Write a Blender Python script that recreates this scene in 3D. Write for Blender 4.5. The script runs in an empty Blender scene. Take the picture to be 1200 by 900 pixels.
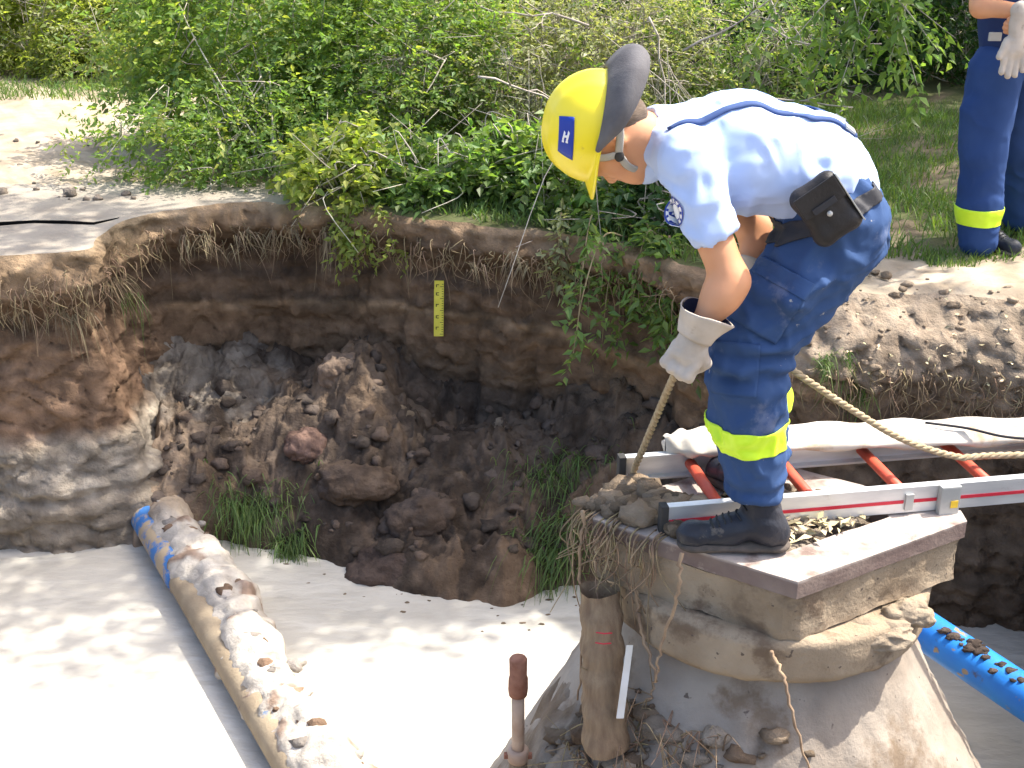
import bpy, bmesh, math, random
import numpy as np
from mathutils import Vector, Matrix

SC = bpy.context.scene
COL = SC.collection
R = math.radians
rng = np.random.default_rng(7)
random.seed(7)

# ------------------------------------------------------------------ camera
CAMZ, PITCH, FPX = 1.7, R(22.8), 1448.0
CP, SP = math.cos(PITCH), math.sin(PITCH)
cam = bpy.data.cameras.new('camera')
cam.sensor_width = 36.0
cam.lens = FPX / 1200 * 36
cam.clip_start = 0.05
cam.clip_end = 500
camo = bpy.data.objects.new('camera', cam)
COL.objects.link(camo)
camo.location = (0, 0, CAMZ)
camo.rotation_euler = (R(90) - PITCH, 0, 0)
SC.camera = camo

# ------------------------------------------------------------------ sun and sky
SUN = Vector((0.50, 0.150, 0.86)).normalized()
world = bpy.data.worlds.new('World')
SC.world = world
world.use_nodes = True
wn = world.node_tree
bgn = wn.nodes['Background']
sky = wn.nodes.new('ShaderNodeTexSky')
sky.sky_type = 'NISHITA'
sky.sun_disc = False
sky.dust_density = 4.0
sky.ozone_density = 0.5
sky.sun_elevation = math.asin(SUN.z)
sky.sun_rotation = math.atan2(SUN.x, SUN.y)
wn.links.new(sky.outputs[0], bgn.inputs[0])
bgn.inputs[1].default_value = 0.15
sl = bpy.data.lights.new('sun', 'SUN')
sl.energy = 3.2
sl.angle = R(0.53)
sl.color = (1.0, 0.95, 0.86)
so = bpy.data.objects.new('sun', sl)
COL.objects.link(so)
so.rotation_euler = (-SUN).to_track_quat('-Z', 'Y').to_euler()
so.location = (5, 2, 12)
SC.view_settings.view_transform = 'Standard'
SC.view_settings.look = 'None'
SC.view_settings.exposure = 1.52
SC.view_settings.gamma = 1.0

# ------------------------------------------------------------------ placing
def W(px, py, Y):
    """point at distance Y on the sight line of a photo pixel"""
    u, v = (px - 600) / FPX, (450 - py) / FPX
    d = (u, CP + v * SP, -SP + v * CP)
    t = Y / d[1]
    return Vector((d[0] * t, Y, CAMZ + d[2] * t))

def G(px, py, z=0.0):
    u, v = (px - 600) / FPX, (450 - py) / FPX
    d = (u, CP + v * SP, -SP + v * CP)
    t = (z - CAMZ) / d[2]
    return Vector((d[0] * t, d[1] * t, z))

# ------------------------------------------------------------------ noise
_tab = np.random.default_rng(1).random(65536) * 2 - 1
def _h(ix, iy, iz, s):
    return ((ix * 73856093) ^ (iy * 19349663) ^ (iz * 83492791) ^ (s * 2654435 + 977)) & 0xffff

def vnoise(P, seed=0):
    P = np.asarray(P, float)
    i = np.floor(P).astype(np.int64)
    f = P - i
    f = f * f * (3 - 2 * f)
    out = 0
    for dx in (0, 1):
        wx = f[..., 0] if dx else 1 - f[..., 0]
        for dy in (0, 1):
            wy = f[..., 1] if dy else 1 - f[..., 1]
            for dz in (0, 1):
                wz = f[..., 2] if dz else 1 - f[..., 2]
                out = out + wx * wy * wz * _tab[_h(i[..., 0] + dx, i[..., 1] + dy, i[..., 2] + dz, seed)]
    return out

def fbm(P, freq=1.0, octv=4, seed=0, gain=0.5):
    P = np.asarray(P, float) * freq
    a, s, n = 1.0, 0, 0
    for k in range(octv):
        s = s + a * vnoise(P, seed + k * 17)
        n += a
        a *= gain
        P = P * 2.03 + 11.3
    return s / n

def worley(P, freq=1.0, seed=0):
    P = np.asarray(P, float) * freq
    i = np.floor(P).astype(np.int64)
    f1 = np.full(P.shape[:-1], 9.0)
    f2 = np.full(P.shape[:-1], 9.0)
    idv = np.zeros(P.shape[:-1])
    for dx in (-1, 0, 1):
        for dy in (-1, 0, 1):
            for dz in (-1, 0, 1):
                c = i + np.array([dx, dy, dz])
                h = _h(c[..., 0], c[..., 1], c[..., 2], seed)
                q = np.stack([_tab[h], _tab[(h * 7 + 3) & 0xffff], _tab[(h * 13 + 5) & 0xffff]], -1) * 0.5 + 0.5
                d = np.linalg.norm(c + q - P, axis=-1)
                closer = d < f1
                f2 = np.where(closer, f1, np.minimum(f2, d))
                idv = np.where(closer, _tab[(h * 3 + 1) & 0xffff], idv)
                f1 = np.where(closer, d, f1)
    return f1, f2, idv

def sstep(a, b, x):
    t = np.clip((x - a) / (b - a), 0, 1)
    return t * t * (3 - 2 * t)

# ------------------------------------------------------------------ objects
def tag(o, label=None, cat=None, group=None, kind=None):
    if label: o['label'] = label
    if cat: o['category'] = cat
    if group: o['group'] = group
    if kind: o['kind'] = kind
    return o

def empty(name, loc, label, cat, group=None):
    o = bpy.data.objects.new(name, None)
    COL.objects.link(o)
    o.location = loc
    o.empty_display_size = 0.1
    return tag(o, label, cat, group)

def mk(name, V, F, mat=None, parent=None, smooth=True, col=None, kind=None):
    """V and F arrays (F rows of 3 or 4), all in world coordinates"""
    V = np.asarray(V, np.float32)
    F = np.asarray(F, np.int32)
    me = bpy.data.meshes.new(name)
    me.vertices.add(len(V))
    me.vertices.foreach_set('co', V.ravel())
    k = F.shape[1]
    me.loops.add(F.size)
    me.loops.foreach_set('vertex_index', F.ravel())
    me.polygons.add(len(F))
    me.polygons.foreach_set('loop_start', np.arange(0, F.size, k, dtype=np.int32))
    me.polygons.foreach_set('use_smooth', np.full(len(F), smooth))
    if col is not None:
        ca = me.color_attributes.new('Col', 'FLOAT_COLOR', 'POINT')
        c4 = np.ones((len(V), 4), np.float32)
        c4[:, :3] = col
        ca.data.foreach_set('color', c4.ravel())
    me.update(calc_edges=True)
    me.validate()
    return link(name, me, mat, parent, kind)

def link(name, me, mat=None, parent=None, kind=None):
    o = bpy.data.objects.new(name, me)
    COL.objects.link(o)
    if mat: me.materials.append(mat)
    if parent is not None:
        o.parent = parent
        o.matrix_parent_inverse = Matrix.Translation(-parent_loc(parent))
    if kind: o['kind'] = kind
    return o

def parent_loc(p):
    v = Vector((0, 0, 0))
    while p is not None:
        v += Vector(p.location)
        p = p.parent if p.parent and p.parent.type == 'EMPTY' else None
    return v

def mkl(name, V, F, mat=None, parent=None, smooth=False, bevel=0.0):
    """list version: polygons of any size, optional bevel"""
    me = bpy.data.meshes.new(name)
    me.from_pydata([tuple(v) for v in V], [], [tuple(f) for f in F])
    bm = bmesh.new(); bm.from_mesh(me)
    bmesh.ops.recalc_face_normals(bm, faces=bm.faces)
    if bevel > 0:
        bmesh.ops.bevel(bm, geom=bm.edges[:], offset=bevel, segments=2, affect='EDGES', profile=0.7)
    for f in bm.faces: f.smooth = smooth
    bm.to_mesh(me); bm.free()
    return link(name, me, mat, parent)

def box(name, c, size, mat, parent=None, rot=None, bevel=0.003):
    c = Vector(c); V = []
    for z in (-.5, .5):
        for x, y in ((-.5, -.5), (.5, -.5), (.5, .5), (-.5, .5)):
            p = Vector((x * size[0], y * size[1], z * size[2]))
            if rot is not None: p = rot @ p
            V.append(c + p)
    F = [(0, 1, 2, 3), (4, 5, 6, 7), (0, 1, 5, 4), (1, 2, 6, 5), (2, 3, 7, 6), (3, 0, 4, 7)]
    return mkl(name, V, F, mat, parent, bevel=bevel)

def catmull(P, n):
    P = [np.array(p, float) for p in P]
    P = [2 * P[0] - P[1]] + P + [2 * P[-1] - P[-2]]
    out = []
    m = len(P) - 3
    for i in range(m):
        for k in range(n):
            t = k / n
            a, b, c, d = P[i:i + 4]
            out.append(0.5 * ((2 * b) + (-a + c) * t + (2 * a - 5 * b + 4 * c - d) * t * t + (-a + 3 * b - 3 * c + d) * t ** 3))
    out.append(P[-2])
    return np.array(out)

def tube_arrays(path, rad, seg=6, flat=1.0, upv=None):
    path = np.asarray(path, float)
    n = len(path)
    rad = np.broadcast_to(np.asarray(rad, float), (n,))
    T = np.gradient(path, axis=0)
    T /= np.linalg.norm(T, axis=1)[:, None] + 1e-9
    ref = np.array([0.31, 0.22, 0.92]) if upv is None else np.array(upv, float)
    A = np.cross(T, ref); A /= np.linalg.norm(A, axis=1)[:, None] + 1e-9
    B = np.cross(A, T)
    ang = np.linspace(0, 2 * np.pi, seg, endpoint=False)
    V = path[:, None] + rad[:, None, None] * (np.cos(ang)[None, :, None] * A[:, None] + flat * np.sin(ang)[None, :, None] * B[:, None])
    V = V.reshape(-1, 3)
    i = np.arange(n - 1)[:, None] * seg
    j = np.arange(seg)[None, :]
    j2 = (j + 1) % seg
    F = np.stack([i + j, i + j2, i + seg + j2, i + seg + j], -1).reshape(-1, 4)
    # end caps
    V = np.vstack([V, path[0], path[-1]])
    c0, c1 = len(V) - 2, len(V) - 1
    jj = np.arange(seg)
    e0 = np.stack([np.full(seg, c0), (jj + 1) % seg, jj, jj], -1)
    b = (n - 1) * seg
    e1 = np.stack([np.full(seg, c1), b + jj, b + (jj + 1) % seg, b + (jj + 1) % seg], -1)
    return V, F, np.vstack([e0, e1])[:, :3]

class Acc:
    """collects triangles for one mesh"""
    def __init__(s): s.V = []; s.F = []; s.n = 0; s.C = []
    def add(s, V, F, c=None):
        F = np.asarray(F)
        if F.shape[1] == 4:
            F = np.vstack([F[:, [0, 1, 2]], F[:, [0, 2, 3]]])
        s.V.append(V); s.F.append(F + s.n); s.n += len(V)
        if c is not None: s.C.append(np.broadcast_to(np.array(c, float), (len(V), 3)))
    def tube(s, path, rad, seg=5, c=None, flat=1.0):
        V, F, E = tube_arrays(path, rad, seg, flat)
        F = np.vstack([F[:, [0, 1, 2]], F[:, [0, 2, 3]], E])
        s.V.append(V); s.F.append(F + s.n); s.n += len(V)
        if c is not None: s.C.append(np.broadcast_to(np.array(c, float), (len(V), 3)))
    def build(s, name, mat, parent=None, smooth=True, kind=None):
        return mk(name, np.vstack(s.V), np.vstack(s.F), mat, parent, smooth, np.vstack(s.C) if s.C else None, kind)

def tube(name, path, rad, mat, parent=None, seg=10, flat=1.0, upv=None):
    V, F, E = tube_arrays(path, rad, seg, flat, upv)
    F = np.vstack([F[:, [0, 1, 2]], F[:, [0, 2, 3]], E])
    return mk(name, V, F, mat, parent)

# ------------------------------------------------------------------ smooth bodies from blended limbs
def smin(a, b, k):
    h = np.clip(0.5 + 0.5 * (b - a) / k, 0, 1)
    return b + (a - b) * h - k * h * (1 - h)

def organic(prims, vox, k=0.03, carve=(), pad=0.03):
    """prims: (a, b, ra, rb[, scale[, k]]) tapered capsules blended into one closed surface"""
    A = np.array([[list(p[0]), list(p[1])] for p in prims])
    rm = 0
    lo = np.full(3, 1e9); hi = np.full(3, -1e9)
    for p in prims:
        sc = np.array(p[4]) if len(p) > 4 and p[4] is not None else np.ones(3)
        r = max(p[2], p[3]) / sc
        for q in (p[0], p[1]):
            lo = np.minimum(lo, np.array(q) - r); hi = np.maximum(hi, np.array(q) + r)
    lo -= pad; hi += pad
    n = np.ceil((hi - lo) / vox).astype(int) + 1
    X = np.stack(np.meshgrid(*[lo[i] + np.arange(n[i]) * vox for i in range(3)], indexing='ij'), -1)
    def cap(p):
        a, b = np.array(p[0], float), np.array(p[1], float)
        sc = np.array(p[4], float) if len(p) > 4 and p[4] is not None else np.ones(3)
        Y = (X - a) * sc
        ba = (b - a) * sc
        L = ba @ ba
        if L < 1e-10: h = np.zeros(Y.shape[:-1])
        else: h = np.clip((Y @ ba) / L, 0, 1)
        d = np.linalg.norm(Y - h[..., None] * ba, axis=-1) - (p[2] + (p[3] - p[2]) * h)
        return d / sc.mean()
    D = None
    for p in prims:
        d = cap(p)
        kk = p[5] if len(p) > 5 else k
        D = d if D is None else smin(D, d, kk)
    for p in carve:
        D = -smin(-D, cap(p), p[5] if len(p) > 5 else 0.01)
    return nets(D, lo, vox)

def nets(D, lo, vox):
    S = D < 0
    n = np.array(D.shape)
    acc = np.zeros(tuple(n - 1) + (3,)); cnt = np.zeros(tuple(n - 1))
    cr = [(0, 0, 0), (1, 0, 0), (0, 1, 0), (1, 1, 0), (0, 0, 1), (1, 0, 1), (0, 1, 1), (1, 1, 1)]
    def sub(A, o): return A[o[0]:o[0] + n[0] - 1, o[1]:o[1] + n[1] - 1, o[2]:o[2] + n[2] - 1]
    for a in range(8):
        for b in range(a + 1, 8):
            ca, cb = np.array(cr[a]), np.array(cr[b])
            if np.abs(ca - cb).sum() != 1: continue
            sa, sb = sub(S, ca), sub(S, cb)
            m = sa != sb
            da, db = sub(D, ca)[m], sub(D, cb)[m]
            t = da / (da - db)
            acc[m] += ca + (cb - ca) * t[:, None]
            cnt[m] += 1
    act = cnt > 0
    idx = np.full(act.shape, -1, np.int64)
    idx[act] = np.arange(act.sum())
    cell = np.argwhere(act)
    V = lo + (cell + acc[act] / cnt[act][:, None]) * vox
    Fs = []
    for ax in range(3):
        o1, o2 = [(1, 2), (2, 0), (0, 1)][ax]
        d = np.zeros(3, int); d[ax] = 1
        s0 = S[:n[0] - d[0], :n[1] - d[1], :n[2] - d[2]]
        s1 = S[d[0]:, d[1]:, d[2]:]
        e = np.argwhere(s0 != s1)
        ok = (e[:, o1] > 0) & (e[:, o2] > 0) & (e[:, o1] < n[o1] - 1) & (e[:, o2] < n[o2] - 1)
        e = e[ok]
        ins = s0[tuple(e.T)]
        u = np.zeros(3, int); u[o1] = 1
        w = np.zeros(3, int); w[o2] = 1
        q = [e - u - w, e - w, e, e - u]
        Q = np.stack([idx[tuple(x.T)] for x in q], -1)
        Q[~ins] = Q[~ins][:, ::-1]
        Fs.append(Q)
    return V, np.vstack(Fs)

def vnormals(V, F):
    N = np.zeros_like(V)
    fn = np.cross(V[F[:, 2]] - V[F[:, 0]], V[F[:, -1]] - V[F[:, 1]])
    for k in range(F.shape[1]):
        np.add.at(N, F[:, k], fn)
    return N / (np.linalg.norm(N, axis=1)[:, None] + 1e-12)

def smoothV(V, F, it=2, lam=0.5):
    E = np.vstack([F[:, [k, (k + 1) % F.shape[1]]] for k in range(F.shape[1])])
    for _ in range(it):
        S = np.zeros_like(V); c = np.zeros(len(V))
        np.add.at(S, E[:, 0], V[E[:, 1]]); np.add.at(S, E[:, 1], V[E[:, 0]])
        np.add.at(c, E[:, 0], 1); np.add.at(c, E[:, 1], 1)
        V = V + lam * (S / c[:, None] - V)
    return V

def folds(V, F, amp, fr=(9, 9, 16), seed=3, lam=1):
    """cloth creases: ridged, stretched noise pushed along the normal"""
    N = vnormals(V, F)
    P = V * np.array(fr)
    P = P + 1.6 * np.stack([fbm(V, 5, 2, seed + 9), fbm(V, 5, 2, seed + 19), fbm(V, 5, 2, seed + 29)], -1)
    r = 1 - np.abs(vnoise(P, seed)) * 2.2
    r = np.maximum(r, -0.4)
    r2 = 1 - np.abs(vnoise(P * 2.1 + 5, seed + 4)) * 2.2
    return V + N * (amp * (r * 0.7 + r2 * 0.25 - 0.3))[:, None]

def band(name, V, F, planes, off, mat, parent, thick=0.002):
    """a strip of cloth or leather cut from a body's own surface between two planes"""
    me = bpy.data.meshes.new(name)
    me.from_pydata(V.tolist(), [], F.tolist())
    bm = bmesh.new(); bm.from_mesh(me)
    for co, no in planes:
        bmesh.ops.bisect_plane(bm, geom=bm.verts[:] + bm.edges[:] + bm.faces[:], plane_co=co, plane_no=no, clear_outer=True)
    left = set(bm.verts); isl = []
    while left:
        st_ = [left.pop()]; cur = []
        while st_:
            v = st_.pop(); cur.append(v)
            for e_ in v.link_edges:
                w = e_.other_vert(v)
                if w in left: left.discard(w); st_.append(w)
        isl.append(cur)
    isl.sort(key=len)
    for cur in isl[:-1]: bmesh.ops.delete(bm, geom=cur, context='VERTS')
    bm.normal_update()
    for v in bm.verts: v.co += v.normal * off
    for f in bm.faces: f.smooth = True
    bm.to_mesh(me); bm.free()
    o = link(name, me, mat, parent)
    md = o.modifiers.new('thickness', 'SOLIDIFY'); md.thickness = thick; md.offset = -1
    return o

# ------------------------------------------------------------------ materials
MATS = {}
def nd(nt, t, **kw):
    n = nt.nodes.new(t)
    for k, v in kw.items(): setattr(n, k, v)
    return n

def mat(name, c1, c2=None, scale=8.0, rough=0.8, bump=0.2, bscale=40.0, metal=0.0, spec=0.3, c3=None, s3=2.0, th3=0.55,
        attr=False, detail=6, stretch=None, trans=0.0, island=0.0, coat=0.0, bdist=0.01, varamt=0.5, spots=None):
    m = bpy.data.materials.new(name)
    m.use_nodes = True
    nt = m.node_tree
    b = nt.nodes['Principled BSDF']
    L = nt.links.new
    tc = nd(nt, 'ShaderNodeTexCoord')
    mp = nd(nt, 'ShaderNodeMapping')
    L(tc.outputs['Object'], mp.inputs[0])
    if stretch: mp.inputs['Scale'].default_value = stretch
    n1 = nd(nt, 'ShaderNodeTexNoise'); n1.inputs['Scale'].default_value = scale; n1.inputs['Detail'].default_value = detail
    L(mp.outputs[0], n1.inputs['Vector'])
    rp = nd(nt, 'ShaderNodeMapRange'); rp.inputs[1].default_value = 0.3; rp.inputs[2].default_value = 0.7
    L(n1.outputs[0], rp.inputs[0])
    mx = nd(nt, 'ShaderNodeMix', data_type='RGBA')
    L(rp.outputs[0], mx.inputs[0])
    if attr:
        at = nd(nt, 'ShaderNodeAttribute', attribute_name='Col')
        dk = nd(nt, 'ShaderNodeMix', data_type='RGBA', blend_type='MULTIPLY')
        dk.inputs[0].default_value = varamt
        L(at.outputs['Color'], dk.inputs[6])
        dk.inputs[7].default_value = (*c1, 1)
        L(dk.outputs[2], mx.inputs[6])
        L(at.outputs['Color'], mx.inputs[7])
    else:
        mx.inputs[6].default_value = (*c1, 1)
        mx.inputs[7].default_value = (*(c2 or c1), 1)
    out = mx.outputs[2]
    if c3:
        n3 = nd(nt, 'ShaderNodeTexNoise'); n3.inputs['Scale'].default_value = s3; n3.inputs['Detail'].default_value = 8
        n3.inputs['Roughness'].default_value = 0.65
        L(tc.outputs['Object'], n3.inputs['Vector'])
        r3 = nd(nt, 'ShaderNodeMapRange'); r3.inputs[1].default_value = th3; r3.inputs[2].default_value = th3 + 0.08
        L(n3.outputs[0], r3.inputs[0])
        m3 = nd(nt, 'ShaderNodeMix', data_type='RGBA')
        L(r3.outputs[0], m3.inputs[0]); L(out, m3.inputs[6]); m3.inputs[7].default_value = (*c3, 1)
        out = m3.outputs[2]
    if spots:
        vs = nd(nt, 'ShaderNodeTexNoise'); vs.inputs['Scale'].default_value = spots[1]; vs.inputs['Detail'].default_value = 2
        L(tc.outputs['Object'], vs.inputs['Vector'])
        r4 = nd(nt, 'ShaderNodeMapRange'); r4.inputs[1].default_value = spots[2]; r4.inputs[2].default_value = spots[2] + 0.04
        L(vs.outputs[0], r4.inputs[0])
        m4 = nd(nt, 'ShaderNodeMix', data_type='RGBA')
        L(r4.outputs[0], m4.inputs[0]); L(out, m4.inputs[6]); m4.inputs[7].default_value = (*spots[0], 1)
        out = m4.outputs[2]
    if island > 0:
        ge = nd(nt, 'ShaderNodeNewGeometry')
        hs = nd(nt, 'ShaderNodeHueSaturation')
        mr = nd(nt, 'ShaderNodeMapRange'); mr.inputs[3].default_value = 1 - island; mr.inputs[4].default_value = 1 + island
        L(ge.outputs['Random Per Island'], mr.inputs[0]); L(mr.outputs[0], hs.inputs['Value'])
        mh = nd(nt, 'ShaderNodeMath', operation='MULTIPLY_ADD'); mh.inputs[1].default_value = 0.05; mh.inputs[2].default_value = 0.475
        fr = nd(nt, 'ShaderNodeMath', operation='FRACT')
        m7 = nd(nt, 'ShaderNodeMath', operation='MULTIPLY'); m7.inputs[1].default_value = 7.31
        L(ge.outputs['Random Per Island'], m7.inputs[0]); L(m7.outputs[0], fr.inputs[0]); L(fr.outputs[0], mh.inputs[0])
        L(mh.outputs[0], hs.inputs['Hue'])
        L(out, hs.inputs['Color']); out = hs.outputs[0]
    L(out, b.inputs['Base Color'])
    b.inputs['Roughness'].default_value = rough
    b.inputs['Metallic'].default_value = metal
    b.inputs['Specular IOR Level'].default_value = spec
    b.inputs['Coat Weight'].default_value = coat
    if bump > 0:
        nb = nd(nt, 'ShaderNodeTexNoise'); nb.inputs['Scale'].default_value = bscale; nb.inputs['Detail'].default_value = 8
        nb.inputs['Roughness'].default_value = 0.65
        L(mp.outputs[0], nb.inputs['Vector'])
        bp = nd(nt, 'ShaderNodeBump'); bp.inputs['Strength'].default_value = bump; bp.inputs['Distance'].default_value = bdist
        L(nb.outputs[0], bp.inputs['Height']); L(bp.outputs[0], b.inputs['Normal'])
    if trans > 0:
        tr = nd(nt, 'ShaderNodeBsdfTranslucent')
        tl = nd(nt, 'ShaderNodeMix', data_type='RGBA', blend_type='MULTIPLY'); tl.inputs[0].default_value = 1
        L(out, tl.inputs[6]); tl.inputs[7].default_value = (1.5, 1.6, 0.5, 1)
        L(tl.outputs[2], tr.inputs[0])
        ms = nd(nt, 'ShaderNodeMixShader'); ms.inputs[0].default_value = trans
        L(b.outputs[0], ms.inputs[1]); L(tr.outputs[0], ms.inputs[2])
        L(ms.outputs[0], nt.nodes['Material Output'].inputs[0])
    MATS[name] = m
    return m

M_soil = mat('soil', (0.55, 0.52, 0.50), attr=True, scale=14, bump=0.9, bscale=22, bdist=0.03, rough=0.92, spec=0.15, varamt=0.9)
M_ground = mat('ground', (0.7, 0.68, 0.65), attr=True, scale=9, bump=0.6, bscale=30, bdist=0.012, rough=0.95, spec=0.1, varamt=0.8)
M_road = mat('road', (0.24, 0.205, 0.165), (0.34, 0.30, 0.245), scale=5, bump=0.6, bscale=60, bdist=0.008, rough=0.9, c3=(0.40, 0.34, 0.27), s3=2.2, th3=0.58)
M_conc = mat('concrete', (0.25, 0.185, 0.12), (0.38, 0.30, 0.21), scale=7, bump=0.8, bscale=45, bdist=0.01, rough=0.95, c3=(0.17, 0.12, 0.08), s3=4, th3=0.52, spots=((0.12, 0.09, 0.07), 45, 0.70))
M_cone = mat('concrete_cone', (0.27, 0.225, 0.18), (0.40, 0.35, 0.29), scale=5, bump=0.6, bscale=50, bdist=0.008, rough=0.95, c3=(0.20, 0.15, 0.105), s3=2.6, th3=0.53, spots=((0.14, 0.11, 0.09), 38, 0.72))
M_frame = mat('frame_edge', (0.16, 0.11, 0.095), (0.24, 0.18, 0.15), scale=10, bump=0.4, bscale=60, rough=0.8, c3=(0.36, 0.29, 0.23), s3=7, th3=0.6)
M_sandc = mat('sand_crust', (0.62, 0.60, 0.58), attr=True, scale=18, bump=0.8, bscale=50, bdist=0.012, rough=0.95, spec=0.1, varamt=0.7)
M_blue = mat('blue_pipe', (0.02, 0.18, 0.62), (0.03, 0.26, 0.75), scale=6, bump=0.15, bscale=60, rough=0.45, c3=(0.08, 0.07, 0.07), s3=9, th3=0.62, spots=((0.30, 0.24, 0.16), 16, 0.66))
M_blue_e = mat('scuffed_blue_pipe', (0.04, 0.15, 0.42), (0.07, 0.22, 0.50), scale=6, bump=0.3, bscale=60, rough=0.6, c3=(0.42, 0.33, 0.22), s3=7, th3=0.47)
M_blue_d = mat('dirty_blue_pipe', (0.27, 0.205, 0.135), (0.40, 0.32, 0.215), scale=6, bump=0.4, bscale=60, rough=0.8, c3=(0.09, 0.17, 0.30), s3=6, th3=0.63)
M_root = mat('root', (0.20, 0.14, 0.085), (0.36, 0.27, 0.16), scale=20, bump=0.2, rough=0.9, island=0.3)
M_twig = mat('dead_twig', (0.32, 0.27, 0.22), (0.50, 0.45, 0.38), scale=20, bump=0.2, rough=0.9, island=0.3)
M_bark = mat('bark', (0.16, 0.12, 0.09), (0.28, 0.23, 0.18), scale=10, bump=0.9, bscale=30, bdist=0.02, rough=0.95, stretch=(4, 4, 1))
def leafm(n, c, tr=0.45, isl=0.35): return mat(n, tuple(x * 0.75 for x in c), c, scale=3, rough=0.45, bump=0, spec=0.35, trans=tr, island=isl)
M_leaf_y = leafm('leaf_yellow_green', (0.31, 0.36, 0.10), 0.55)
M_leaf_g = leafm('leaf_green', (0.20, 0.29, 0.095), 0.55)
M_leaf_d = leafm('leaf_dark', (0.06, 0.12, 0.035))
M_leaf_p = leafm('leaf_pale', (0.38, 0.39, 0.22))
M_grass = leafm('grass', (0.13, 0.20, 0.06), 0.4)
M_straw = mat('straw', (0.40, 0.33, 0.20), (0.55, 0.47, 0.30), scale=10, rough=0.8, bump=0, island=0.3)
M_straw2 = mat('dull_straw', (0.17, 0.13, 0.08), (0.30, 0.24, 0.15), scale=10, rough=0.9, bump=0, island=0.4)
M_wood = mat('old_wood', (0.20, 0.13, 0.08), (0.32, 0.23, 0.14), scale=8, stretch=(6, 6, 0.8), bump=0.8, bscale=20, bdist=0.01, rough=0.9, c3=(0.30, 0.09, 0.06), s3=9, th3=0.68)
M_rust = mat('rust', (0.24, 0.10, 0.06), (0.36, 0.18, 0.12), scale=25, bump=0.6, bscale=70, rough=0.9, metal=0.1)
M_rust2 = mat('rusty_rod', (0.40, 0.27, 0.19), (0.55, 0.42, 0.32), scale=15, bump=0.4, bscale=70, rough=0.8)
M_alu = mat('aluminium', (0.62, 0.62, 0.62), (0.75, 0.75, 0.74), scale=6, stretch=(1, 8, 8), bump=0.08, bscale=40, rough=0.42, metal=0.55, c3=(0.50, 0.47, 0.42), s3=7, th3=0.62)
M_red = mat('red_stripe', (0.50, 0.02, 0.04), (0.60, 0.04, 0.06), rough=0.5, bump=0.0, c3=(0.6, 0.55, 0.5), s3=14, th3=0.72)
M_rung = mat('rung_paint', (0.50, 0.065, 0.035), (0.62, 0.11, 0.06), rough=0.5, bump=0.1, c3=(0.55, 0.42, 0.30), s3=12, th3=0.66)
M_hose = mat('canvas_hose', (0.48, 0.43, 0.36), (0.62, 0.57, 0.50), scale=6, bump=0.3, bscale=160, bdist=0.002, rough=0.9, c3=(0.42, 0.31, 0.20), s3=4, th3=0.57)
M_rope = mat('rope', (0.30, 0.22, 0.125), (0.47, 0.38, 0.25), scale=60, bump=0.6, bscale=160, bdist=0.004, rough=0.95)
M_black = mat('black_cord', (0.02, 0.02, 0.025), rough=0.6, bump=0)
M_rubber = mat('rubber_cap', (0.03, 0.03, 0.03), (0.06, 0.055, 0.05), rough=0.8, bump=0.2)
M_grey = mat('grey_bracket', (0.42, 0.42, 0.40), (0.55, 0.55, 0.52), rough=0.5, metal=0.3, bump=0.1)
M_yel = mat('yellow_sticker', (0.85, 0.55, 0.05), rough=0.5, bump=0)
M_stick = mat('yellow_rule', (0.62, 0.56, 0.06), (0.72, 0.66, 0.10), scale=20, rough=0.6, bump=0.1, c3=(0.25, 0.2, 0.08), s3=14, th3=0.66)
M_mark = mat('rule_marks', (0.05, 0.045, 0.02), rough=0.7, bump=0)
M_skin = mat('skin', (0.60, 0.27, 0.13), (0.66, 0.33, 0.18), scale=9, rough=0.5, bump=0.12, bscale=120, bdist=0.002, spec=0.4)
M_skin.node_tree.nodes['Principled BSDF'].inputs['Subsurface Weight'].default_value = 0.12
M_skin.node_tree.nodes['Principled BSDF'].inputs['Subsurface Radius'].default_value = (0.02, 0.008, 0.004)
M_shirt = mat('shirt', (0.42, 0.53, 0.80), (0.48, 0.59, 0.84), scale=5, rough=0.85, bump=0.12, bscale=300, bdist=0.001, spec=0.15)
M_trou = mat('trousers', (0.030, 0.062, 0.150), (0.046, 0.088, 0.20), scale=6, rough=0.85, bump=0.2, bscale=240, bdist=0.002, spec=0.15, c3=(0.10, 0.13, 0.22), s3=7, th3=0.60, spots=((0.34, 0.33, 0.31), 40, 0.73))
M_trou2 = mat('trousers_navy', (0.022, 0.050, 0.15), (0.032, 0.068, 0.19), scale=6, rough=0.85, bump=0.2, bscale=240, bdist=0.002, spec=0.15)
M_navy = mat('navy_shirt', (0.015, 0.03, 0.10), (0.02, 0.04, 0.13), scale=6, rough=0.85, bump=0.2, bscale=240)
M_neon = mat('neon_band', (0.62, 0.90, 0.03), (0.70, 0.95, 0.05), scale=30, rough=0.4, bump=0.1, bscale=200, bdist=0.001)
M_boot = mat('boot_leather', (0.018, 0.02, 0.028), (0.035, 0.036, 0.045), scale=12, rough=0.42, bump=0.3, bscale=60, c3=(0.16, 0.13, 0.10), s3=10, th3=0.66)
M_sole = mat('boot_sole', (0.05, 0.045, 0.04), (0.14, 0.11, 0.09), scale=20, rough=0.9, bump=0.4)
M_glove = mat('glove_leather', (0.40, 0.34, 0.28), (0.54, 0.47, 0.40), scale=14, rough=0.9, bump=0.4, bscale=90, bdist=0.003, c3=(0.28, 0.22, 0.18), s3=10, th3=0.62)
M_glove_in = mat('glove_lining', (0.02, 0.025, 0.06), rough=0.9, bump=0)
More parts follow.
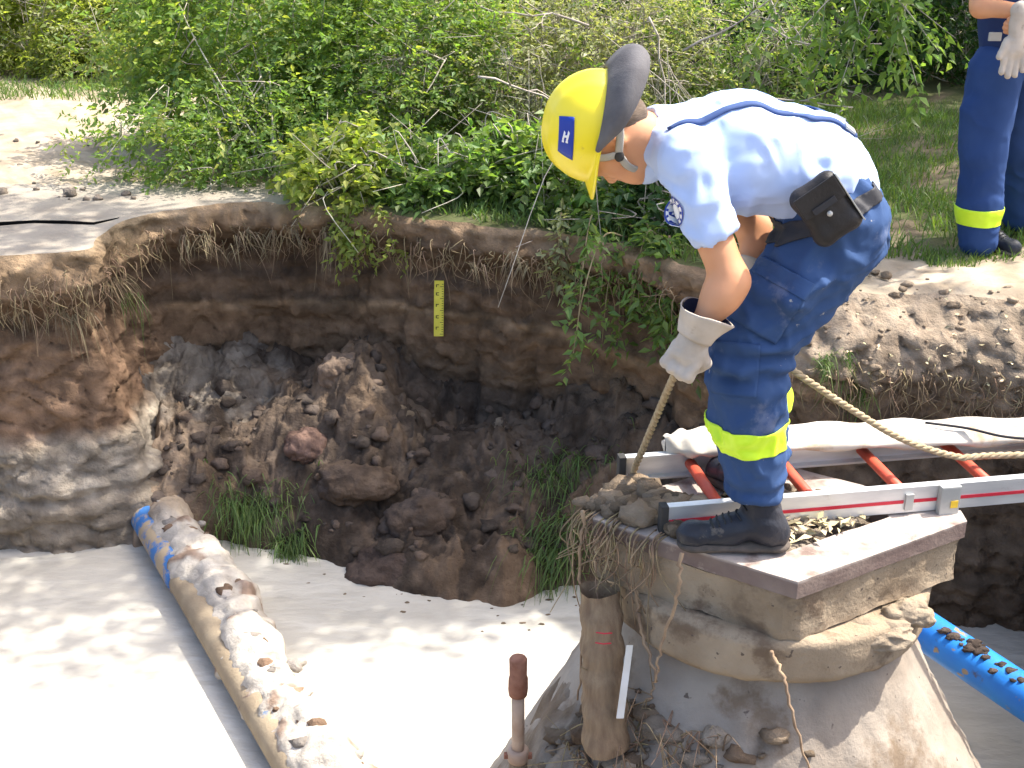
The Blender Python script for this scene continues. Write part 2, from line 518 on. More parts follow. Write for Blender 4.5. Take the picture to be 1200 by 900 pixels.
M_helm = mat('helmet_yellow', (0.86, 0.70, 0.02), (0.90, 0.76, 0.04), scale=3, rough=0.32, bump=0.03, bscale=30, spec=0.5, c3=(0.62, 0.48, 0.04), s3=14, th3=0.64)
M_felt = mat('neck_guard', (0.085, 0.08, 0.085), (0.14, 0.135, 0.14), scale=14, rough=0.95, bump=0.5, bscale=180, bdist=0.003)
M_strap = mat('helmet_strap', (0.36, 0.34, 0.30), (0.44, 0.42, 0.38), scale=20, rough=0.8, bump=0.3, bscale=300)
M_hair = mat('hair', (0.10, 0.07, 0.05), (0.20, 0.15, 0.11), scale=60, stretch=(1, 1, 6), rough=0.8, bump=0.7, bscale=180, bdist=0.004)
M_bluep = mat('badge_blue', (0.015, 0.045, 0.32), rough=0.4, bump=0)
M_white = mat('badge_white', (0.8, 0.8, 0.82), rough=0.5, bump=0)
M_pouch = mat('pouch_leather', (0.014, 0.012, 0.012), (0.028, 0.025, 0.025), scale=10, rough=0.5, bump=0.25, bscale=80)
M_belt = mat('belt', (0.03, 0.03, 0.035), rough=0.6, bump=0.2)
M_brace = mat('brace_blue', (0.03, 0.06, 0.17), (0.05, 0.09, 0.22), scale=20, rough=0.8, bump=0.2, bscale=200, bdist=0.001)
M_plast = mat('white_plastic', (0.72, 0.70, 0.66), (0.6, 0.57, 0.5), scale=12, rough=0.5, bump=0.1)

# ================================================================== TERRAIN
CEN = np.array([0.0, 3.4])
rimpts = [(-4.2, 1.0), (-4.5, 2.2), (-4.6, 3.6), (-4.4, 4.9), (-3.4, 5.45)]
for px, py in [(0, 299), (60, 296), (104, 291), (116, 276), (150, 257), (228, 240), (320, 236), (385, 241), (450, 251),
               (540, 262), (640, 272), (740, 290), (830, 312), (920, 332), (1010, 342), (1100, 346), (1200, 352)]:
    p = G(px, py); rimpts.append((p.x, p.y))
rimpts += [(2.55, 4.93), (2.72, 4.3), (2.68, 3.4), (2.7, 2.5), (2.7, 1.5), (1.6, 1.1), (-1.5, 0.9), (-4.2, 1.0)]
rp_ = catmull([(x, y, 0) for x, y in rimpts], 60)[:, :2]
seg = np.linalg.norm(np.diff(rp_, axis=0), axis=1)
cum = np.concatenate([[0], np.cumsum(seg)])
us = [0.0]
while us[-1] < cum[-1] - 0.02:
    k = np.searchsorted(cum, us[-1]); k = min(k, len(rp_) - 1)
    x, y = rp_[k]
    fine = y > 4.3 and -3.1 < x < 2.7
    us.append(us[-1] + (0.016 if fine else 0.09))
us = np.array(us[:-1])
RIM = np.stack([np.interp(us, cum, rp_[:, 0]), np.interp(us, cum, rp_[:, 1])], -1)
nU = len(RIM)
tt = np.roll(RIM, -1, 0) - np.roll(RIM, 1, 0)
tt /= np.linalg.norm(tt, axis=1)[:, None]
INW = np.stack([tt[:, 1], -tt[:, 0]], -1)
INW *= np.sign(((CEN - RIM) * INW).sum(1))[:, None]
for _ in range(60):
    INW = (np.roll(INW, 1, 0) + INW + np.roll(INW, -1, 0)) / 3
INW /= np.linalg.norm(INW, axis=1)[:, None]
# a ragged rim
P3 = np.c_[RIM, np.zeros(nU)]
vis = (RIM[:, 1] > 4.2)
rag = 0.11 * fbm(P3, 2.6, 3, 5) + 0.045 * fbm(P3, 12, 3, 6)
leftblk = sstep(-1.75, -2.0, RIM[:, 0])
RIM = RIM + INW * (rag * vis * (1 - 0.7 * leftblk))[:, None]

def gridF(nr, nc, wrap):
    i = np.arange(nr - 1)[:, None]; j = np.arange(nc if wrap else nc - 1)[None, :]
    j2 = (j + 1) % nc
    return np.stack([i * nc + j, i * nc + j2, (i + 1) * nc + j2, (i + 1) * nc + j], -1).reshape(-1, 4)

# ---- ground outside the pit
ds = [0]
while ds[-1] < 90:
    ds.append(ds[-1] + max(0.035, ds[-1] * 0.10))
ds = np.array(ds)
OUT = RIM - CEN; OUT /= np.linalg.norm(OUT, axis=1)[:, None]
mixo = np.clip(ds / 1.0, 0, 1)[:, None, None]
GP = RIM[None] + OUT[None] * ds[:, None, None]
GV = np.concatenate([GP, np.zeros(GP.shape[:2] + (1,))], -1)
near = np.exp(-ds / 14)[:, None]
roadm = sstep(-0.75, -1.25, GV[..., 0] - 0.25 * fbm(GV, 1.5, 3, 8)) * sstep(7.3, 6.95, GV[..., 1] + 0.2 * fbm(GV, 1.2, 3, 9))
gz = 0.05 * fbm(GV, 1.1, 3, 2) + 0.03 * fbm(GV, 7, 4, 3)
gz = gz * (1 - roadm * 0.93)
rightm = sstep(1.2, 1.9, GV[..., 0])
gz += rightm * (0.03 * np.abs(fbm(GV, 9, 4, 31)) + 0.02)
gz *= np.clip(ds / 0.08, 0.0, 1)[:, None]
GV[..., 2] = gz + 0.0
Vg = GV.reshape(-1, 3)
n1 = fbm(Vg, 2.5, 4, 41); n2 = fbm(Vg, 9, 4, 42)
def C(*c): return np.array(c, float)
def lerp(a, b, t): return a * (1 - t[..., None]) + b * t[..., None]
gc = lerp(C(.16, .125, .085)[None], C(.22, .19, .12)[None], sstep(-.3, .3, n1))
gc = lerp(gc, C(.07, .09, .03), sstep(-.25, .15, n2 + n1) * 0.8)
sand = np.maximum(sstep(1.0, 1.7, Vg[:, 0]) * sstep(5.9, 5.3, Vg[:, 1] + .3 * n1), sstep(-1.0, -1.6, Vg[:, 0] - .3 * n1) * sstep(12, 9.5, Vg[:, 1]))
gc = lerp(gc, lerp(C(.34, .275, .20)[None], C(.46, .385, .295)[None], sstep(-.3, .3, n2)), sand)
gF = gridF(len(ds), nU, True)
fc = Vg[gF].mean(1)
rm = roadm.reshape(-1)[gF].min(1) > 0.6
mk('ground', Vg, gF[~rm], M_ground, col=gc, kind='structure')
Vr = Vg.copy()
used = np.unique(gF[rm]); remap = np.full(len(Vg), -1); remap[used] = np.arange(len(used))
mk('road', Vr[used], remap[gF[rm]], M_road, kind='structure')
tube('road_crack', np.array([list(G(x, y)) for x, y in [(-60, 266), (0, 264), (40, 261), (75, 262), (110, 263), (140, 256)]]) + np.array([0, 0, 0.004]), [0.004, 0.014, 0.010, 0.013, 0.008, 0.002], M_black if False else M_soil, seg=6, flat=0.35, upv=(0, 1, 0))['kind'] = 'structure'

# ---- pit wall
zs = -np.concatenate([np.linspace(0, 1.55, 104), [1.62, 1.7, 1.8, 1.95]])
nZ = len(zs)
xr = RIM[:, 0]
wl = sstep(-1.80, -2.0, xr); wr = sstep(0.9, 1.35, xr)
wl = wl * (RIM[:, 1] > 4.6); 
prof_m = np.interp(-zs, [0, .03, .12, .20, .30, .50, .80, .95, 1.5, 2], [0, .05, .06, -.02, -.13, -.12, -.05, -.02, .10, .2])
prof_l = np.interp(-zs, [0, .03, .14, .22, .32, .55, .85, .97, 1.10, 1.5, 2], [0, .03, .05, .02, -.10, -.06, .02, .07, .13, .20, .3])
prof_r = np.interp(-zs, [0, .05, .12, .20, .28, .36, .55, .9, 1.5, 2], [0, .10, .20, .27, .30, .28, .18, .12, .18, .3])
D = prof_m[:, None] * (1 - wl - wr) + prof_l[:, None] * wl + prof_r[:, None] * wr
zz = np.broadcast_to(zs[:, None], (nZ, nU))
base = np.concatenate([RIM[None] + INW[None] * D[..., None], zz[..., None]], -1)
lipvar = 0.6 + 0.4 * fbm(np.c_[RIM, np.zeros(nU)], 1.4, 2, 77)
n = 0.06 * fbm(base, 2.2, 4, 11) + 0.035 * fbm(base * np.array([1, 1, 2.2]), 7, 4, 12)
strat = 0.022 * vnoise(np.stack([base[..., 0] * 1.2, base[..., 1] * 1.2, zz * 16 + 1.5 * fbm(base, 1.5, 2, 14)], -1), 13)
f1, f2, idv = worley(base * np.array([1, 1, 1.7]), 4.2, 15)
cracks = -0.035 * (1 - sstep(0.0, 0.10, f2 - f1)) + 0.03 * idv
fade = np.clip(-zz / 0.05, 0, 1)
n = n + 0.022 * fbm(base, 20, 4, 16) + 0.02 * (0.3 - np.abs(fbm(base, 10, 4, 17)))
n = n + wl[None] * 0.030 * vnoise(np.stack([base[..., 0] * 1.5, base[..., 1], zz * 24 + 1.2 * fbm(base, 2, 2, 114)], -1), 113) * (zz < -.85)
n = (n + strat + cracks * (0.5 + 0.1 * wr)[None] + wr[None] * .05 * (.3 - np.abs(fbm(base, 9, 5, 19)))) * fade
xy = base[..., :2] + INW[None] * n[..., None]
zoff = 0.02 * fbm(base, 5, 3, 18) * fade
WV = np.concatenate([xy, (zz + zoff)[..., None]], -1)
Vw = WV.reshape(-1, 3)
def soilcol(P, wl, wr):
    zn = P[:, 2] + 0.10 * fbm(P, 1.6, 3, 51) + 0.025 * fbm(P, 8, 3, 52)
    a = fbm(P, 5, 4, 53); b = fbm(P, 16, 3, 54)
    ks = [-2, -1.05, -.96, -.86, -.70, -.60, -.565, -.54, -.45, -.40, -.30, -.20, -.12, -.03, 0.1]
    cs = [(.10, .075, .058), (.11, .085, .065), (.12, .088, .064), (.16, .11, .07), (.20, .13, .08), (.21, .135, .08), (.30, .205, .125), (.14, .10, .07),
          (.21, .14, .09), (.15, .105, .075), (.16, .11, .075), (.13, .09, .06), (.25, .165, .10), (.29, .20, .125), (.28, .22, .15)]
    m = np.stack([np.interp(zn, ks, [c[i] for c in cs]) for i in range(3)], -1)
    kl = [-2, -1.35, -1.2, -1.1, -.98, -.90, -.6, -.35, -.22, -.1, 0.1]
    cl = [(.36, .31, .245), (.33, .275, .21), (.40, .35, .285), (.32, .28, .23), (.38, .325, .255), (.22, .14, .09), (.24, .155, .10), (.17, .11, .07), (.26, .18, .12), (.36, .25, .15), (.38, .30, .2)]
    l = np.stack([np.interp(zn, kl, [c[i] for c in cl]) for i in range(3)], -1)
    kr = [-2, -1.2, -.9, -.5, -.36, -.22, 0.1]
    cr_ = [(.13, .10, .075), (.14, .105, .075), (.17, .12, .08), (.20, .145, .10), (.30, .225, .155), (.38, .30, .22), (.40, .32, .235)]
    r = np.stack([np.interp(zn, kr, [c[i] for c in cr_]) for i in range(3)], -1)
    c = m * (1 - wl - wr)[:, None] + l * wl[:, None] + r * wr[:, None]
    return c * (1 + 0.35 * a + 0.3 * b)[:, None]
wcol = soilcol(Vw, np.broadcast_to(wl, (nZ, nU)).reshape(-1), np.broadcast_to(wr, (nZ, nU)).reshape(-1))
wcol *= (1 + .25 * np.tanh(3 * fbm(Vw * np.array([1, 1, 2.5]), 9, 4, 58)))[:, None]
mk('pit_wall', Vw, gridF(nZ, nU, True), M_soil, col=wcol, kind='structure')

def wall_point(px, z):
    """the pit wall's point at height z that lies behind pixel column px at that height"""
    k = int(np.argmin(np.abs(zs - z)))
    row = WV[k]
    ok = row[:, 1] > 4.2
    sx = 600 + FPX * row[:, 0] / (row[:, 1] * CP - (row[:, 2] - CAMZ) * SP)
    sx = np.where(ok, sx, 1e9)
    j = int(np.argmin(np.abs(sx - px)))
    return Vector(row[j]), Vector((*INW[j], 0))

# ---- slumped earth in front of the wall
GXn, GYn = 380, 250
gx = np.linspace(-2.3, 1.35, GXn); gy = np.linspace(4.4, 6.75, GYn)
X, Y = np.meshgrid(gx, gy)
edge = [(-200, 655), (0, 655), (60, 652), (110, 640), (150, 636), (200, 640), (250, 634), (310, 640), (360, 652), (420, 672), (480, 690), (530, 702), (590, 706), (640, 692), (700, 690), (760, 700), (900, 720)]
ex = np.array([list(G(px, py, -1.5)) for px, py in edge])
Ye = np.interp(X, ex[:, 0], ex[:, 1])
o_ = np.argsort(RIM[:, 0] + 100 * (RIM[:, 1] < 4.6))
Yw = np.interp(X, RIM[o_][:, 0], RIM[o_][:, 1])
P = np.stack([X, Y, np.zeros_like(X)], -1)
Ye = Ye + 0.07 * fbm(P, 4, 3, 61) + 0.03 * fbm(P, 15, 2, 62)
s = (Y - Ye) / np.maximum(Yw - Ye, 0.3)
h = 0.62 * np.clip(s, 0, 1.1) ** 0.75
h += 0.20 * np.exp(-((X + 0.95) / 0.35) ** 2 - ((Y - 6.1) / 0.25) ** 2)
h += 0.10 * np.exp(-((X + 1.75) / 0.25) ** 2 - ((Y - 5.75) / 0.35) ** 2)
h -= 0.16 * np.exp(-((X + 0.1) / 0.35) ** 2 - ((Y - 6.05) / 0.22) ** 2)
amp = np.clip(s * 5, 0, 1)
warp = P + 0.15 * np.stack([fbm(P, 5, 4, 63), fbm(P, 5, 4, 64), 0 * X], -1)
f1, f2, idv = worley(warp, 3.6, 65)
g1, g2, idg = worley(warp, 13, 66)
lump = 0.11 * np.sqrt(np.clip(1 - (f1 * 1.25) ** 2, 0, 1)) * (0.7 + 0.35 * idv) + 0.010 * np.clip(1.1 - g1 * 1.3, 0, 1) * (0.6 + idg)
lump += 0.16 * fbm(P, 2.6, 4, 67) + 0.07 * (0.35 - np.abs(fbm(warp, 6, 4, 167))) + 0.05 * (0.3 - np.abs(fbm(warp, 13, 4, 168))) + 0.055 * (0.3 - np.abs(fbm(warp, 24, 4, 169))) + 0.035 * fbm(P, 22, 5, 68)
h = h + (lump - 0.05) * amp
Zs = -1.5 + h - np.clip(-s * 2.5, 0, 0.3)
Zs = Zs - .8 * sstep(-1.90, -2.08, X) * (Y < 6.2)
dx_ = 0.05 * fbm(P, 7, 3, 69) * amp; dy_ = -0.05 * np.abs(fbm(P, 6, 3, 70)) * amp
Vs = np.stack([X + dx_, Y + dy_, Zs], -1).reshape(-1, 3)
a = fbm(Vs, 3.0, 4, 71); b = fbm(Vs, 14, 4, 72)
sc = lerp(C(.075, .056, .042)[None], C(.145, .108, .080)[None], sstep(-.25, .3, a + .4 * b))
idf = np.broadcast_to(idv.reshape(-1), a.shape)
sc = lerp(sc, C(.21, .145, .095), 0.6 * sstep(.35, .75, idf + .6 * a + .4 * b))
pal = np.exp(-((Vs[:, 0] + 1.85) / 0.55) ** 2 - ((Vs[:, 1] - 6.35) / 0.3) ** 2)
sc = lerp(sc, C(.23, .20, .165), np.clip(pal * 1.0 + 1.2 * b, 0, 1) * (pal > .2))
lm = sstep(-1.55, -1.75, Vs[:, 0] + .15 * a) * sstep(6.05, 5.9, Vs[:, 1])
sc = lerp(sc, C(.36, .27, .19) * 1.0, lm)
sc *= (1 + .35 * b)[:, None]
mk('slumped_earth', Vs, gridF(GYn, GXn, False), M_soil, col=sc, kind='structure')
def slump_z(x, y):
    i = int(np.clip(np.searchsorted(gy, y), 0, GYn - 1)); j = int(np.clip(np.searchsorted(gx, x), 0, GXn - 1))
    return float(Zs[i, j])

# ---- water
wm = bpy.data.materials.new('muddy_water'); wm.use_nodes = True
nt = wm.node_tree; b_ = nt.nodes['Principled BSDF']
tc = nd(nt, 'ShaderNodeTexCoord'); mp = nd(nt, 'ShaderNodeMapping'); mp.inputs['Scale'].default_value = (1, 2.2, 1); mp.inputs['Rotation'].default_value = (0, 0, 0.25)
nt.links.new(tc.outputs['Object'], mp.inputs[0])
nz = nd(nt, 'ShaderNodeTexNoise'); nz.inputs['Scale'].default_value = 2.2; nz.inputs['Detail'].default_value = 6; nz.inputs['Distortion'].default_value = 1.2
nt.links.new(mp.outputs[0], nz.inputs['Vector'])
cr = nd(nt, 'ShaderNodeValToRGB'); cr.color_ramp.elements[0].position = 0.3; cr.color_ramp.elements[1].position = 0.7
cr.color_ramp.elements[0].color = (.45, .42, .36, 1); cr.color_ramp.elements[1].color = (.58, .55, .48, 1)
nt.links.new(nz.outputs[0], cr.inputs[0]); nt.links.new(cr.outputs[0], b_.inputs['Base Color'])
nb = nd(nt, 'ShaderNodeTexNoise'); nb.inputs['Scale'].default_value = 7; nb.inputs['Detail'].default_value = 5
nt.links.new(mp.outputs[0], nb.inputs['Vector'])
bp = nd(nt, 'ShaderNodeBump'); bp.inputs['Strength'].default_value = 0.45; bp.inputs['Distance'].default_value = 0.03
nt.links.new(nb.outputs[0], bp.inputs['Height']); nt.links.new(bp.outputs[0], b_.inputs['Normal'])
b_.inputs['Roughness'].default_value = 0.28; b_.inputs['Specular IOR Level'].default_value = 0.5
mk('water', [(-6, 0.2, -1.5), (5, 0.2, -1.5), (5, 7, -1.5), (-6, 7, -1.5)], [(0, 1, 2, 3)], wm, kind='structure')

# ---- clods
def ico(sub):
    bm = bmesh.new(); bmesh.ops.create_icosphere(bm, subdivisions=sub, radius=1)
    V = np.array([v.co[:] for v in bm.verts]); F = np.array([[v.index for v in f.verts] for f in bm.faces]); bm.free()
    return V, F
ICO2, ICO3, ICO4 = ico(2), ico(3), ico(5)
def rock(c, r, seed, base=ICO3, rough=0.25, ang=1.0):
    V, F = base
    if base is ICO2: rough, ang = .55, 2.2
    V = V * (1 + rough * fbm(V + seed * 3.1, 1.3, 3, seed)[:, None] * 1.5)
    f1, f2, i = worley(V + seed, 1.4, seed)
    V = V * (1 + 0.22 * ang * (0.5 - f1)[:, None])
    V = V * (1 + (0.12 if base is ICO2 else .05) * fbm(V, 5, 3, seed + 3))[:, None]
    return V * np.array(r) + np.array(c), F
big = [  # pixel x, y, depth, radii, colour, label
    (466, 487, 6.02, (.17, .13, .12), (.30, .22, .14), 'tan brown lump of soil sitting higher up the slumped earth'),
    (532, 528, 5.90, (.20, .14, .12), (.32, .22, .14), 'wide reddish tan clod of soil in the middle of the slump'),
    (402, 432, 6.15, (.13, .11, .11), (.26, .19, .14), 'rounded brown clod against the back wall of the pit'),
    (596, 512, 6.00, (.13, .10, .12), (.27, .21, .15), 'pointed pale brown clod right of the reddish one'),
    (358, 516, 5.85, (.10, .09, .09), (.22, .14, .11), 'dark red brown clod beside the hanging grass clump'),
    (612, 652, 5.30, (.18, .12, .09), (.17, .12, .09), 'low brown clod beside the green grass at the water'),
    (470, 665, 5.25, (.25, .15, .13), (.11, .08, .065), 'big dark clod sunk in the milky water edge'),
    (560, 678, 5.15, (.22, .13, .12), (.10, .075, .06), 'dark wet clod furthest out in the milky water'),
    (420, 560, 5.60, (.22, .16, .10), (.14, .10, .072), 'flat brown slab of wet earth in the middle of the slump'),
    (500, 600, 5.40, (.20, .14, .12), (.11, .08, .06), 'dark lumpy clod above the water edge clods'),
    (640, 600, 5.50, (.15, .12, .12), (.20, .14, .11), 'brown clod with grass growing over it'),
    (700, 560, 5.55, (.18, .12, .11), (.22, .17, .13), 'brown clod near the end of the ladder'),
]
for i, (px, py, y, r, c, lb) in enumerate(big):
    p = W(px, py, y)
    V, F = rock(p, r, 20 + i, ICO4, 0.2, .7)
    V[:, 2] -= .035
    V += (0.030 * fbm(V, 9, 4, i + 5) + 0.030 * (.3 - np.abs(fbm(V, 17, 4, i))))[:, None] * vnormals(V, F)
    nb_ = fbm(V, 12, 3, i)
    cc = np.array(c)[None] * (1 + .5 * nb_)[:, None]
    cc = lerp(cc, C(.10, .08, .07), sstep(.1, .3, fbm(V, 6, 3, 90 + i)) * .7)
    tag(mk('soil_clod', V, F, M_soil, col=cc), lb, 'soil clod', 'large clods in the slumped earth')
ac = Acc()
for i in range(230):
    x = rng.uniform(-1.9, 0.95); t = rng.random()
    ye = np.interp(x, ex[:, 0], ex[:, 1]); yw = 6.2
    y = ye + (yw - ye) * t + .05
    r = 0.010 + 0.045 * rng.random() ** 3
    V, F = rock((x, y, slump_z(x, y) + r * .05), (r * rng.uniform(.8, 1.5), r, r * rng.uniform(.6, .9)), 100 + i, ICO2, 0.3, 1.2)
    k = rng.random(); c = np.array([(.10, .08, .065), (.14, .11, .09), (.17, .125, .095)][int(k * 3)]) * rng.uniform(.8, 1.2)
    ac.add(V, F, c)
ac.build('soil_clods', M_soil, kind='stuff')
# crumbs on the right bank and along its slope
ac = Acc()
for i in range(90):
    px = rng.uniform(940, 1250); z = -rng.random() ** 2 * .36
    p, nn = wall_point(px, z)
    r = 0.005 + 0.022 * rng.random() ** 4
    p = p + nn * r * .3
    if rng.random() < .3: p = p - nn * rng.random() * .5; p.z = .02
    V, F = rock(p, (r * 1.3, r, r * .8), 900 + i, ICO2, 0.3, 1.2)
    ac.add(V, F, np.array((.36, .28, .20)) * rng.uniform(.6, 1.15))
for i in range(45):
    px = rng.uniform(-20, 330); p = G(px, rng.uniform(150, 235))
    r = 0.006 + 0.022 * rng.random() ** 3
    V, F = rock(p + Vector((0, 0, r * .4)), (r * 1.3, r, r * .8), 1500 + i, ICO2, 0.3, 1.2)
    ac.add(V, F, np.array((.36, .30, .24)) * rng.uniform(.5, 1.1))
ac.build('loose_crumbs', M_soil, kind='stuff')

# ================================================================== PIPES
pa = G(168, 596, -1.40); pb = G(352, 905, -1.42); pd = (pb - pa).normalized()
e0, e1 = pa - pd * 0.5, pb + pd * 2.4
root = empty('water_pipe', pa, 'long pipe under dried sand crossing the milky water, blue only near the bank', 'pipe')
tube('pipe_body', [e0 + (e1 - e0) * t for t in np.linspace(0, 1, 40)], 0.082, M_blue_d, root, seg=32)
side = Vector((0, 0, 1)).cross(pd); side = side if side.x > 0 else -side
tube('clean_stretch', [pa + pd * t + side * -.012 + Vector((0, 0, .003)) for t in np.linspace(0.0, 0.8, 12)], np.linspace(0.0815, .078, 12), M_blue_e, root, seg=32)
n_ = 330; sg = 44
path = np.array([list(e0 + (e1 - e0) * t + side * (.082 + .015 * math.sin(t * 25)) + Vector((0, 0, .0))) for t in np.linspace(0, 1, n_)])
V, F, E = tube_arrays(path, 0.122, sg)
N = V - np.vstack([np.repeat(path, sg, 0), path[0], path[-1]]); N /= np.linalg.norm(N, axis=1)[:, None] + 1e-9
tpar = np.concatenate([np.repeat(np.linspace(0, 1, n_), sg), [0, 1]])
dispv = .05 * fbm(V, 3.5, 3, 81) + .035 * fbm(V, 11, 4, 82) + .015 * fbm(V, 30, 3, 83)
f1, f2, idw = worley(V, 9, 84)
dispv +=  .02 * np.abs(fbm(V, 16, 3, 88)) + .03 * np.clip(.5 - f1, 0, 1) * 2 * (idw > .1)
V = V + N * dispv[:, None]
fr = (V @ np.array(pd) - np.array(pa) @ np.array(pd))
cc = lerp(C(.40, .32, .24)[None], C(.56, .51, .44)[None], sstep(.0, .7, fr + .5 * fbm(V, 4, 3, 85)))
cc = lerp(cc, C(.26, .17, .12), .85 * sstep(.05, .3, fbm(V, 8, 3, 86)) * (idw > .35))
cc = cc * (1 + .25 * fbm(V, 20, 3, 87))[:, None]
mk('sand_crust', V, F, M_sandc, root, col=cc)
pj = 1
ac = Acc()
for i in range(110):
    t = rng.uniform(.0, 2.6)
    q = pa + pd * t + side * rng.normal(.10, .035) + Vector((0, 0, .085 + .02 * rng.random()))
    r = .01 + .03 * rng.random() ** 2
    V, F = rock(q, (r * 1.3, r, r * .8), 2500 + i, ICO2, 0.3, 1.2)
    ac.add(V, F, np.array((.55, .50, .44)) * rng.uniform(.5, 1.15) if rng.random() < .6 else np.array((.28, .19, .13)) * rng.uniform(.7, 1.2))
ac.build('crust_lumps', M_soil, root, kind='stuff')
# right hand pipe
qa = W(1098, 748, 4.10); qb = W(1215, 826, 3.72); qd = (qb - qa).normalized()
root = empty('water_pipe', qa, 'bright blue pipe with dark soil stuck on it, right of the manhole cone', 'pipe')
tube('pipe_body', [qa - qd * 1.0 + (qb - qa + qd * 3) * t for t in np.linspace(0, 1, 30)], 0.080, M_blue, root, seg=32)
ac = Acc()
for i in range(40):
    t = rng.normal(.14, .10)
    q = qa + qd * t + Vector((rng.normal(0, .02), -.03 + rng.normal(0, .02), .072))
    r = .005 + .018 * rng.random() ** 2
    V, F = rock(q, (r * 1.4, r, r * .7), 3500 + i, ICO2, 0.3, 1.2)
    ac.add(V, F, np.array((.09, .07, .06)) * rng.uniform(.7, 1.6))
ac.build('soil_lumps', M_soil, root, kind='stuff')

# ================================================================== MANHOLE
sF, sL, sR = Vector((.735, 2.73, 0)), Vector((.17, 3.10, 0)), Vector((1.33, 3.08, 0))
sB = sL + sR - sF
man = empty('manhole_shaft', (.78, 3.2, -1.5), 'undermined concrete manhole cone with a square cover slab the man stands on', 'manhole')
def quad_in(d):
    c = (sF + sB) / 2
    q = []
    for p, a, b in ((sF, sL, sR), (sR, sF, sB), (sB, sR, sL), (sL, sB, sF)):
        u = (a - p).normalized(); v = (b - p).normalized()
        sn = u.cross(v).length
        q.append(p + (u + v) * (d / sn))
    return q
def chamfer(q, cuts):
    out = []
    n = len(q)
    for i, p in enumerate(q):
        a, b = q[i - 1], q[(i + 1) % n]
        if cuts[i] > 0:
            out += [p + (a - p).normalized() * cuts[i], p + (b - p).normalized() * cuts[i]]
        else: out.append(p)
    return out
def ring_prism(name, outer, inner, z0, z1, m, parent, sub=14, rgh=0.0, seed=0):
    """a frame between two outlines, its faces finely split so that the edges can be worn"""
    def dens(q):
        o = []
        for i in range(len(q)):
            a, b = q[i], q[(i + 1) % len(q)]
            for k in range(sub): o.append(a + (b - a) * (k / sub))
        return np.array([[p.x, p.y] for p in o])
    A, B = dens(outer), dens(inner)
    nz_ = max(2, int((z1 - z0) / .02) + 2)
    rows = []
    for z in np.linspace(z0, z1, nz_): rows.append(np.c_[A, np.full(len(A), z)])
    for t in np.linspace(0, 1, 6)[1:]: rows.append(np.c_[A * (1 - t) + B * t, np.full(len(A), z1)])
    for z in np.linspace(z1, z0, 4)[1:]: rows.append(np.c_[B, np.full(len(A), z)])
    V = np.vstack(rows)
    F = gridF(len(rows), len(A), True)
    F = np.vstack([F, np.stack([(len(rows) - 1) * len(A) + np.arange(len(A)), (len(rows) - 1) * len(A) + (np.arange(len(A)) + 1) % len(A), (np.arange(len(A)) + 1) % len(A), np.arange(len(A))], -1)])
    N = vnormals(V, F)
    V = V + N * (rgh * fbm(V, 9, 4, seed) + rgh * .5 * fbm(V, 30, 3, seed + 1))[:, None]
    o = mk(name, V, F, m, parent)
    o.data.set_sharp_from_angle(angle=R(38))
    return o
o1 = chamfer(quad_in(0.0), [0, .06, 0, .07]); i1 = chamfer(quad_in(0.13), [0, .02, 0, .02])
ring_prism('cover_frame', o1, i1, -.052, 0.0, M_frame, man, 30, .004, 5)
o2 = chamfer(quad_in(0.006), [.03, .06, 0, .07]); i2 = chamfer(quad_in(0.20), [.03, .02, 0, .02])
ring_prism('cover_slab', o2, i2, -.19, -.055, M_conc, man, 34, .014, 6)
# sunlit paleness painted into the colour of the frame's upper face
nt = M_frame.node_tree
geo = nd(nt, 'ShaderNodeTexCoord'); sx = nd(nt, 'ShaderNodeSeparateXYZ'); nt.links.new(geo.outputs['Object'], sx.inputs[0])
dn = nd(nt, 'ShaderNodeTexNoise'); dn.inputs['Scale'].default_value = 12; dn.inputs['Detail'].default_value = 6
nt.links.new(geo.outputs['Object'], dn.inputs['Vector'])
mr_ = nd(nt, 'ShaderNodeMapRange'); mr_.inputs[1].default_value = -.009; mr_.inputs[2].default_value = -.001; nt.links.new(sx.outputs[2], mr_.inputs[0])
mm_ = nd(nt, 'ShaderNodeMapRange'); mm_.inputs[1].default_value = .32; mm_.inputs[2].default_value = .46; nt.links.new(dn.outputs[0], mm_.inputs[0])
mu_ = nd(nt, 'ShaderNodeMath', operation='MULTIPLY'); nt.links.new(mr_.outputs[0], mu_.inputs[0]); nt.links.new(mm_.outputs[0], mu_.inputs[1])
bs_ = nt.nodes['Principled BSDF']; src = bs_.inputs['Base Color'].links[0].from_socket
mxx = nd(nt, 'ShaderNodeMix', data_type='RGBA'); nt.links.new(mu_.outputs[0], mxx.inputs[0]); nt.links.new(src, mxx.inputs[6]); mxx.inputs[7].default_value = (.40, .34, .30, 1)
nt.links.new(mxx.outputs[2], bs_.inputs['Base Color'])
# soil and old leaves lying in the frame
n_ = 60
q = quad_in(0.12)
s_, t_ = np.meshgrid(np.linspace(0, 1, n_), np.linspace(0, 1, n_))
bl = lambda a, b, c, d: (np.array(a)[None, None] * ((1 - s_) * (1 - t_))[..., None] + np.array(b)[None, None] * (s_ * (1 - t_))[..., None] + np.array(c)[None, None] * (s_ * t_)[..., None] + np.array(d)[None, None] * ((1 - s_) * t_)[..., None])
V = bl(q[0], q[1], q[2], q[3]).reshape(-1, 3)
lw = sstep(.55, .20, V[:, 0])
V[:, 2] = -.025 + .030 * fbm(V, 6, 4, 5) + .012 * fbm(V, 25, 3, 6) + .03 * lw
cc = lerp(C(.20, .16, .12)[None], C(.42, .36, .29)[None], sstep(-.2, .3, fbm(V, 10, 4, 7)))
mk('soil_fill', V, gridF(n_, n_, False), M_soil, man, col=cc)
